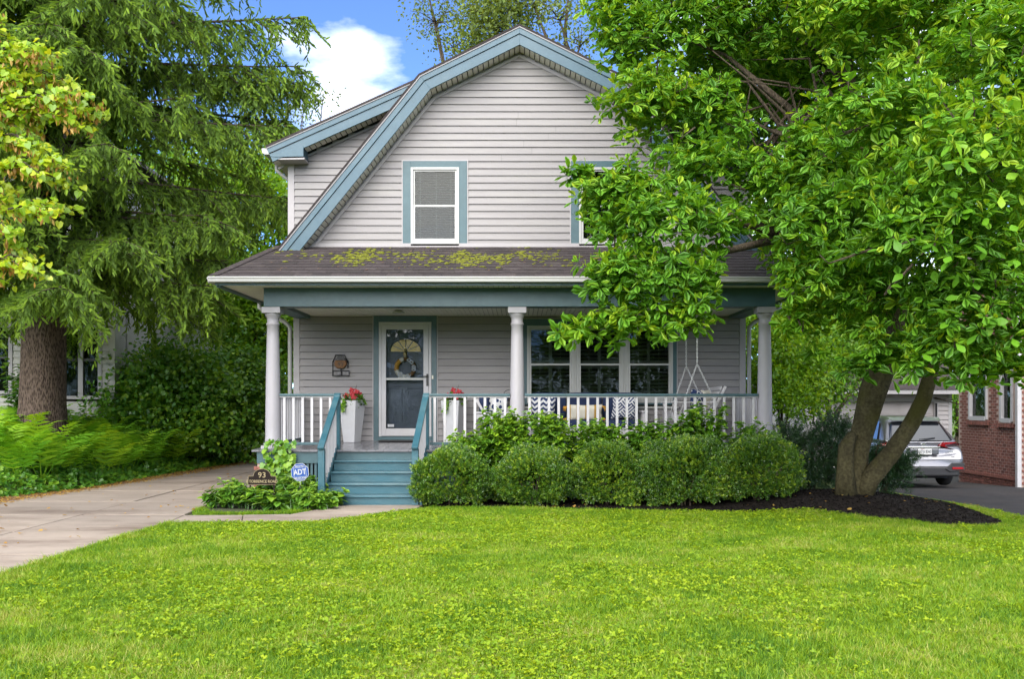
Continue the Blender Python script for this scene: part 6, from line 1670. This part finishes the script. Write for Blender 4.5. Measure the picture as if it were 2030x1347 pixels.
# hydrangeas behind them: big leaves on upright stems
def leafy(name, label, cat, x, y, seed, nst, h, spread, lsize, mat, tmpl, group, nobj, tone=(.4,.22), lean=.35, zb=None):
    z = g1(x,y)+.02 if zb is None else zb; t = empty(name,(x,y,z),label,cat,group); R = np.random.default_rng(seed); st = MB(); P_=[];D_=[];S_=[];Tn=[];Nn=[]
    for k in range(nst):
        a = R.uniform(0,6.28); ln_ = R.uniform(.1,1)*spread; hh = h*R.uniform(.72,1.05); b = np.array([x+.1*math.cos(a),y+.1*math.sin(a),z]); e = np.array([x+ln_*math.cos(a),y+ln_*math.sin(a)*.7,z+hh])
        mid_ = (b+e)/2+np.array([0,0,hh*.12]); st.tube([tuple(b),tuple(mid_),tuple(e)],[.009,.007,.003],5,cap=False)
        nn_ = max(4,int(hh/.075)); st_t = R.normal()*.1
        for j in range(nn_):
            u = .25+.75*(j+.5)/nn_; q = b*(1-u)**2+2*mid_*u*(1-u)+e*u*u
            for s in (0,math.pi):
                f = R.uniform(0,6.28)+s; P_.append(q); D_.append([math.cos(f),math.sin(f),R.uniform(-.5,.35)]); Nn.append([R.normal()*.25,-.15+R.normal()*.25,1]); S_.append(lsize*R.uniform(.6,1.1)*(1.1-.35*u)); Tn.append(np.clip(tone[0]+st_t+tone[1]*R.normal()+.2*(u-.6),0,1))
        P_.append(e); D_.append([R.normal(),R.normal(),.4]); Nn.append([0,0,1]); S_.append(lsize*.5); Tn.append(.85)
    st.build('stem', M['hosta'], t)
    P_,D_,S_,Tn,Nn = map(np.array,(P_,D_,S_,Tn,Nn)); fr = frames(D_,Nn)
    sc_key = S_/P_[:,1]+np.where(P_[:,1] < y+.1,.02,0)+np.where(P_[:,2] > z+h*.45,.02,0); big = np.argsort(-sc_key)[:nobj]; msk = np.ones(len(P_),bool); msk[big]=False
    if msk.any(): scatter('foliage', tmpl, P_[msk], fr[msk], S_[msk], Tn[msk], M[mat], t, kind='stuff')
    ms_ = [tmesh('leaf',tmpl,q,M[mat]) for q in (.2,.45,.8)]
    for i in big: leaf_obj(i, t, ms_, np.array([.2,.45,.8]), P_, fr, S_, Tn)
    return t
T_BROAD = leaf_tmpl(.72,((0,0),(.22,.75),(.5,1.0),(.8,.6),(1,0)),.14,.22)
HG = [(935,855,16.85,26,1.02,.42,'leafy hydrangea by the right newel of the stairs'),(1000,815,16.9,30,1.36,.42,'tallest bright green hydrangea, in front of the middle column'),(1085,822,16.85,28,1.22,.46,'hydrangea between the middle column and the sofa'),
      (1180,836,16.9,28,1.12,.50,'hydrangea under the sofa, behind the yellow-tinged boxwood'),(1290,832,16.95,24,1.06,.45,'darker hydrangea in front of the railing right of the sofa'),(1385,805,16.9,20,1.32,.36,'tall loose hydrangea in front of the porch swing'),(1475,842,16.95,16,1.05,.34,'sparse hydrangea near the right porch column')]
for i,(px,py,Y,ns,h_,sp_,lb) in enumerate(HG):
    h_ = Z(py,Y)-.05; leafy('hydrangea', lb, 'shrub', X(px,Y), Y-.08, 71+i, int(ns*2.2), h_, sp_*1.2, .165, 'hydrangea', T_BROAD, 'hydrangeas between the boxwoods and the porch', 60, (.55 if i<4 else .33,.22))
# leafy perennials left of the steps
PB = [(436,992,15.9,.34,'at the left end of the bed by the drive'),(468,985,15.85,.40,'left of the address plaque'),(500,995,15.7,.34,'in front of the left end of the address plaque'),(535,998,15.62,.32,'in front of the right end of the address plaque'),(572,1000,15.62,.30,'in front of the security sign'),(606,1003,15.6,.30,'below the security sign, right side'),(640,1004,15.62,.24,'at the foot of the stairs'),
      (560,965,16.35,.55,'tall, between the two signs'),(615,960,16.5,.52,'against the lattice, right of the security sign'),(470,960,16.5,.45,'behind the plaque by the drive'),(530,960,16.6,.5,'right behind the address plaque'),(652,985,16.0,.30,'beside the lowest newel post'),(590,985,16.0,.4,'directly under the security sign')]
for i,(px,py,Y,h_,lb) in enumerate(PB):
    leafy('leafy_perennial', 'low broad-leaved plant '+lb, 'plant', X(px,Y), Y, 171+i, 15, h_*.85, .28, .185, 'hosta', T_BROAD, 'broad-leaved plants in the bed left of the steps', 14, (.45,.22))
# climber on the pier
iv = empty('climbing_ivy', (-4.05,17.25,0), 'ivy climbing the brick pier under the left column', 'climber')
n = 190; q = np.stack([RNG.uniform(-4.22,-3.74,n),17.22-RNG.random(n)*.12,.32+RNG.random(n)*.68],1)
q[:,0] += (q[:,2]-.5)*.05
MB().tube([(-4.0,17.24,0),(-3.98,17.22,.5),(-3.92,17.2,.98)],[.012,.01,.004],5).tube([(-4.0,17.24,.2),(-4.15,17.22,.5)],[.01,.004],5).build('stem', M['twig'], iv)
scatter('foliage', T_IVY, q, frames(np.array([0,-.3,-1])+.7*RNG.normal(size=(n,3)), np.array([0,-1,.5])+.4*RNG.normal(size=(n,3))), RNG.uniform(.07,.12,n), .35+.6*RNG.random(n), M['ivy'], iv, kind='stuff')

# ivy ground cover and ferns ---------------------------------------
n = 21000; yy = RNG.uniform(12,30,n); xx = XL(yy)-.36-RNG.random(n)**1.3*4.2
hz = .05+.20*vnoise(xx*1.6,yy*1.6,3)+.10*vnoise(xx*5,yy*5,6)+RNG.normal(size=n)*.025; hz *= np.clip((XL(yy)-.36-xx)/.35,.25,1)
scatter('ground_ivy', T_IVY, np.stack([xx,yy,gz(xx,yy)+hz],1), frames(np.array([.3,-.5,-.2])+.6*RNG.normal(size=(n,3)), np.array([.15,-.35,1])+.35*RNG.normal(size=(n,3))), RNG.uniform(.055,.115,n), np.clip(.42+.24*RNG.normal(size=n)+.3*(vnoise(xx,yy,8)-.5),0,1), M['ivy'], None, kind='stuff')
def frond(seed, L_, drop):
    r = random.Random(seed); V=[];Fc=[]; n_=16
    P_ = [(0, L_*t*(.82-.05*t), L_*(1.62*t-(drop+.28)*t*t)) for t in [i/n_ for i in range(n_+1)]]
    rc = MB().tube(P_,[.006*(1-.8*i/n_) for i in range(n_+1)],4,cap=False); V+=rc.v; Fc+=rc.f
    for i in range(3,n_+1):
        t = i/n_; w = .24*L_*math.sin(math.pi*min(1,.12+.88*t)**.8)**.8*(1-.15*t)
        if w < .015: w = .015
        p = Vector(P_[i]); tg = (p-Vector(P_[i-1])).normalized()
        for s in (-1,1):
            d_ = (Vector((s,0,0))+tg*.45+Vector((0,0,r.uniform(-.22,.05)))).normalized(); sd = tg*(.015+.016*w); k = len(V)
            V += [tuple(p-sd*.6),tuple(p+d_*w*.5-sd),tuple(p+d_*w-Vector((0,0,.10*w))),tuple(p+d_*w*.5+sd*1.2),tuple(p+sd*.6)]; Fc += [(k,k+1,k+3,k+4),(k+1,k+2,k+3)]
    me = bpy.data.meshes.new('frond'); me.from_pydata(V,[],Fc); at = me.attributes.new('tone','FLOAT','POINT'); at.data.foreach_set('value',np.full(len(V),r.uniform(.4,1.0),np.float32)); me.materials.append(M['fern']); me.update(); return me
FR = [frond(i, 1.0, .62+.06*(i%4)) for i in range(8)]
fr_rng = random.Random(77); fern_spots = []
for _ in range(2500):
    y = fr_rng.uniform(16.6,27.5); x = xl(y)-.75-fr_rng.random()*3.6
    if x < X(-60,y) or math.hypot(x-SXc,y-SYc) < .75: continue
    if y < 18.2 and x > xl(y)-1.5: continue
    if all(math.hypot(x-a,y-b) > .47 for a,b in fern_spots): fern_spots.append((x,y))
    if len(fern_spots) >= 84: break
fern_spots.sort(key=lambda q: q[1])
for i,(x,y) in enumerate(fern_spots):
    dd = xl(y)-x; za = 'front row by the ivy' if dd < 1.6 else 'middle row' if dd < 2.9 else 'back row'
    zb_ = 'at the near end of the bank' if y < 19.3 else 'below the spruce trunk' if y < 22.2 else 'past the spruce trunk' if y < 24.2 else 'at the far end of the bank'
    t = empty('fern', (x,y,g1(x,y)), 'bright green fern '+zb_+', '+za, 'fern', 'ferns along the drive')
    nf = 7; s0 = fr_rng.uniform(1.0,1.38)
    for k in range(nf):
        a = 2*math.pi*k/nf+fr_rng.uniform(-.3,.3); s_ = s0*fr_rng.uniform(.85,1.12)
        o = bpy.data.objects.new('frond', FR[fr_rng.randrange(8)]); COL.objects.link(o); o.parent = t; o.rotation_euler = (fr_rng.uniform(-.12,.25),0,a); o.scale = (s_,s_,s_)

# yews either side of the trunk
def yew(label, lobes, base, n):
    t = empty('yew_shrub', base, label, 'shrub', 'dark yews behind the tree trunk'); c, out, _ = clumps(lobes, n, .45, .5)
    per = 16; k = np.repeat(np.arange(n),per); ax_ = nrm(out*.8+np.array([0,0,.2])+.5*RNG.normal(size=(n,3)))
    u = np.tile(np.arange(per)/per,n)*.34; pos = c[k]+ax_[k]*(u-.17)[:,None]
    scatter('foliage', T_YEW, pos, frames(ax_[k]+.6*RNG.normal(size=(n*per,3)), rdir(n*per)), RNG.uniform(.07,.11,n*per), np.clip(.4+.22*RNG.normal(size=n*per),0,1), M['yew'], t)
    limbs(base, lobes, .05, 3, .3, None, c[:25]).build('stem', M['twig'], t)
yew('wide dark green yew left of the forked trunk', [lob(1600,915,70,70,17.8,.6),lob(1650,890,50,60,17.6,.5),lob(1560,900,50,60,18.2,.5),lob(1620,955,60,40,17.4,.5),lob(1660,860,26,30,17.7,.3)], (X(1610,17.8),17.8,g1(X(1610,17.8),17.8)), 520)
yew('smaller dark green yew right of the leaning stem', [lob(1758,938,44,38,17.2,.4),lob(1790,918,20,20,17,.2),lob(1738,915,22,26,17.4,.3)], (X(1755,17.3),17.3,g1(X(1755,17.3),17.3)), 260)

# background trees and shrubs --------------------------------------
G = 'trees and shrubs behind the drive'
def bt(name,label,cat,lobes,base_px,n,per,size,mat,r0,group=G,**k):
    Y = lobes[0][0][1]; x = X(base_px,Y); return tree(name,label,cat,(x,Y,g1(x,Y)),lobes,n,per,size,mat,r0,group,**k)
bt('viburnum_shrub','dark green shrub between the neighbour house and the drive','shrub',[lob(330,770,90,90,26),lob(270,820,70,60,25.6),lob(390,800,80,80,26),lob(330,850,110,50,25.4)],330,420,34,.105,'ivy',.07,tmpl=T_IVY,spread=.30,tone=(.5,.22))
bt('viburnum_shrub','dark layered shrub with lobed leaves close to the end of the drive','shrub',[lob(440,820,80,70,27.5),lob(480,760,70,80,28),lob(420,870,90,40,27),lob(520,850,40,60,29)],450,420,34,.105,'ivy',.07,tmpl=T_IVY,spread=.30,tone=(.5,.24))
bt('dogwood_tree','mid green layered tree behind the left porch column','tree',[lob(500,640,90,80,30),lob(560,700,60,110,31),lob(440,560,90,70,30.5),lob(540,580,70,60,30.5)],500,420,34,.17,'wood_bright',.12,spread=.36,tone=(.3,.24))
bt('maple_tree','bright yellow-green maple glowing behind the spruce boughs','tree',[lob(330,660,90,80,33),lob(250,600,90,80,34),lob(420,640,70,60,33.5)],330,320,34,.18,'wood_bright',.12,spread=.38)
bt('maple_tree','bright green maple showing left of the gambrel eave','tree',[lob(530,440,70,90,34),lob(470,380,90,90,35),lob(560,560,50,70,34),lob(400,460,90,90,35)],500,440,34,.18,'wood_bright',.14,spread=.4,tone=(.4,.22))
bt('locust_tree','thin open tree with small leaves against the sky left of the gable','tree',[lob(570,200,34,50,38),lob(600,230,34,40,38),lob(640,200,36,26,39),lob(545,260,50,50,38),lob(500,250,60,60,38)],560,120,14,.13,'wood_olive',.10,spread=.34,nsub=60)
bt('woodland_tree','tall dark tree far behind the neighbour house','tree',[lob(150,420,180,220,44),lob(320,420,160,160,46),lob(60,250,150,160,46)],200,420,34,.28,'wood_green',.25,spread=.6)
G2 = 'tall trees behind the house'
bt('poplar_tree','tall dense olive-green tree rising behind the left slope of the gable','tree',[lob(985,60,70,70,46),lob(960,115,50,40,46),lob(1010,-30,70,60,46),lob(940,150,40,30,46)],985,250,30,.20,'wood_olive',.3,G2,spread=.42,nsub=50)
bt('sparse_tree','open airy tree with thin leaves and bare twigs left of the gable peak','tree',[lob(865,45,55,45,48),lob(900,95,45,28,48),lob(850,-10,60,40,48),lob(900,135,40,20,48),lob(945,30,50,40,48)],960,110,16,.17,'wood_olive',.22,G2,spread=.42,nsub=70)
bt('sparse_tree','thin-leaved tree with a forked dark trunk right of the gable peak','tree',[lob(1110,40,55,45,44),lob(1150,90,40,40,44),lob(1060,15,40,30,45),lob(1130,-40,80,60,45)],1140,150,16,.17,'wood_olive',.22,G2,spread=.42,nsub=70,split=.8)
G3 = 'trees and shrubs right of the house'
bt('lilac_shrub','light green loose shrub behind the right porch column','shrub',[lob(1540,700,60,70,23.5),lob(1590,740,60,60,24),lob(1510,780,45,70,23),lob(1570,800,50,45,23.3)],1550,300,34,.11,'wood_bright',.06,G3,spread=.26,tone=(.4,.22))
bt('lilac_shrub','darker twiggy shrub between the right porch column and the trunk','shrub',[lob(1620,790,60,50,24.5),lob(1670,740,60,60,25),lob(1660,700,60,40,25)],1640,170,26,.11,'wood_green',.06,G3,spread=.26,nsub=70,tone=(.5,.22))
bt('maple_tree','bright maple behind the magnolia trunk','tree',[lob(1620,640,90,70,29),lob(1700,660,80,60,29),lob(1540,650,70,60,29),lob(1800,690,70,50,30),lob(1500,600,80,60,30)],1640,440,34,.16,'wood_bright',.12,G3,spread=.36,tone=(.4,.22))
bt('woodland_tree','tall green tree behind the garage','tree',[lob(1600,420,180,180,44),lob(1850,420,200,200,44),lob(1750,640,160,90,43),lob(1950,640,150,120,43)],1750,620,34,.28,'wood_bright',.3,G3,spread=.6,tone=(.35,.2))
bt('woodland_tree','tall tree above the right roof slope','tree',[lob(1450,150,180,180,48),lob(1650,100,200,180,48),lob(1900,100,200,180,48)],1600,420,30,.28,'wood_bright',.3,G3,spread=.65,tone=(.3,.2))
bt('woodland_tree','green tree between the garage and the brick house','tree',[lob(1893,820,30,60,40),lob(1900,740,60,50,40),lob(1960,700,80,60,41)],1893,130,34,.2,'wood_green',.12,G3,spread=.4,tone=(.6,.2))
# far wood: nobody could count it
n = 26000; fx_ = RNG.uniform(-75,75,n); fy = RNG.uniform(56,72,n); fh = 6+4*vnoise(fx_*.12,fy*0+1,5)
fzv = RNG.random(n)**.8*fh
scatter('far_woodland', T_SMALL, np.stack([fx_,fy,fzv],1), frames(rdir(n), np.array([0,-.5,.7])+.5*RNG.normal(size=(n,3))), RNG.uniform(.5,.95,n), np.clip(.45+.2*RNG.normal(size=n)+.3*(vnoise(fx_*.25,fzv*.3,2)-.5),0,1), M['wood_green'], None, kind='stuff')
# climbing leaves at the neighbour's window and behind the trunk
leafy('wild_shrub','dark sapling growing between the left window and the spruce trunk','shrub',X(28,24.3),24.3,301,9,2.3,.35,.17,'ivy',T_IVY,None,30,(.35,.2))
leafy('wild_shrub','low dark shrub right of the spruce trunk below the double window','shrub',X(170,24.0),24.0,302,14,1.1,.8,.17,'ivy',T_IVY,None,30,(.4,.2))

# wood across the street, behind the photographer (the panes mirror it)
n = 16000; fx_ = RNG.uniform(-70,70,n); fy = RNG.uniform(-56,-44,n); fh = 7+4*vnoise(fx_*.11,fy*0+2,15); fzv = RNG.random(n)**.8*fh
scatter('street_woodland', T_SMALL, np.stack([fx_,fy,fzv],1), frames(rdir(n), np.array([0,.5,.7])+.5*RNG.normal(size=(n,3))), RNG.uniform(.7,1.2,n), np.clip(.45+.2*RNG.normal(size=n),0,1), M['wood_green'], None, kind='stuff')

# fallen leaves on the drive, walk and mulch
n = 260; ly = RNG.uniform(9,24,n); lx = np.where(RNG.random(n) < .6, RNG.uniform(-8,-4.8,n), RNG.uniform(-1,7.5,n)); ly = np.where(lx > -4.8, RNG.uniform(14.6,18,n), ly)
kk_ = (lx < -4.8)|inpoly(lx,ly,MU)|(lx > 7.1); lx, ly = lx[kk_], ly[kk_]; n = len(lx)
scatter('fallen_leaves', T_HEART, np.stack([lx,ly,gz(lx,ly)+.045],1), frames(rdir(n)*np.array([1,1,.1]), np.array([0,0,1])+.3*RNG.normal(size=(n,3))), RNG.uniform(.03,.07,n), RNG.random(n), M['bract'], None, kind='stuff')
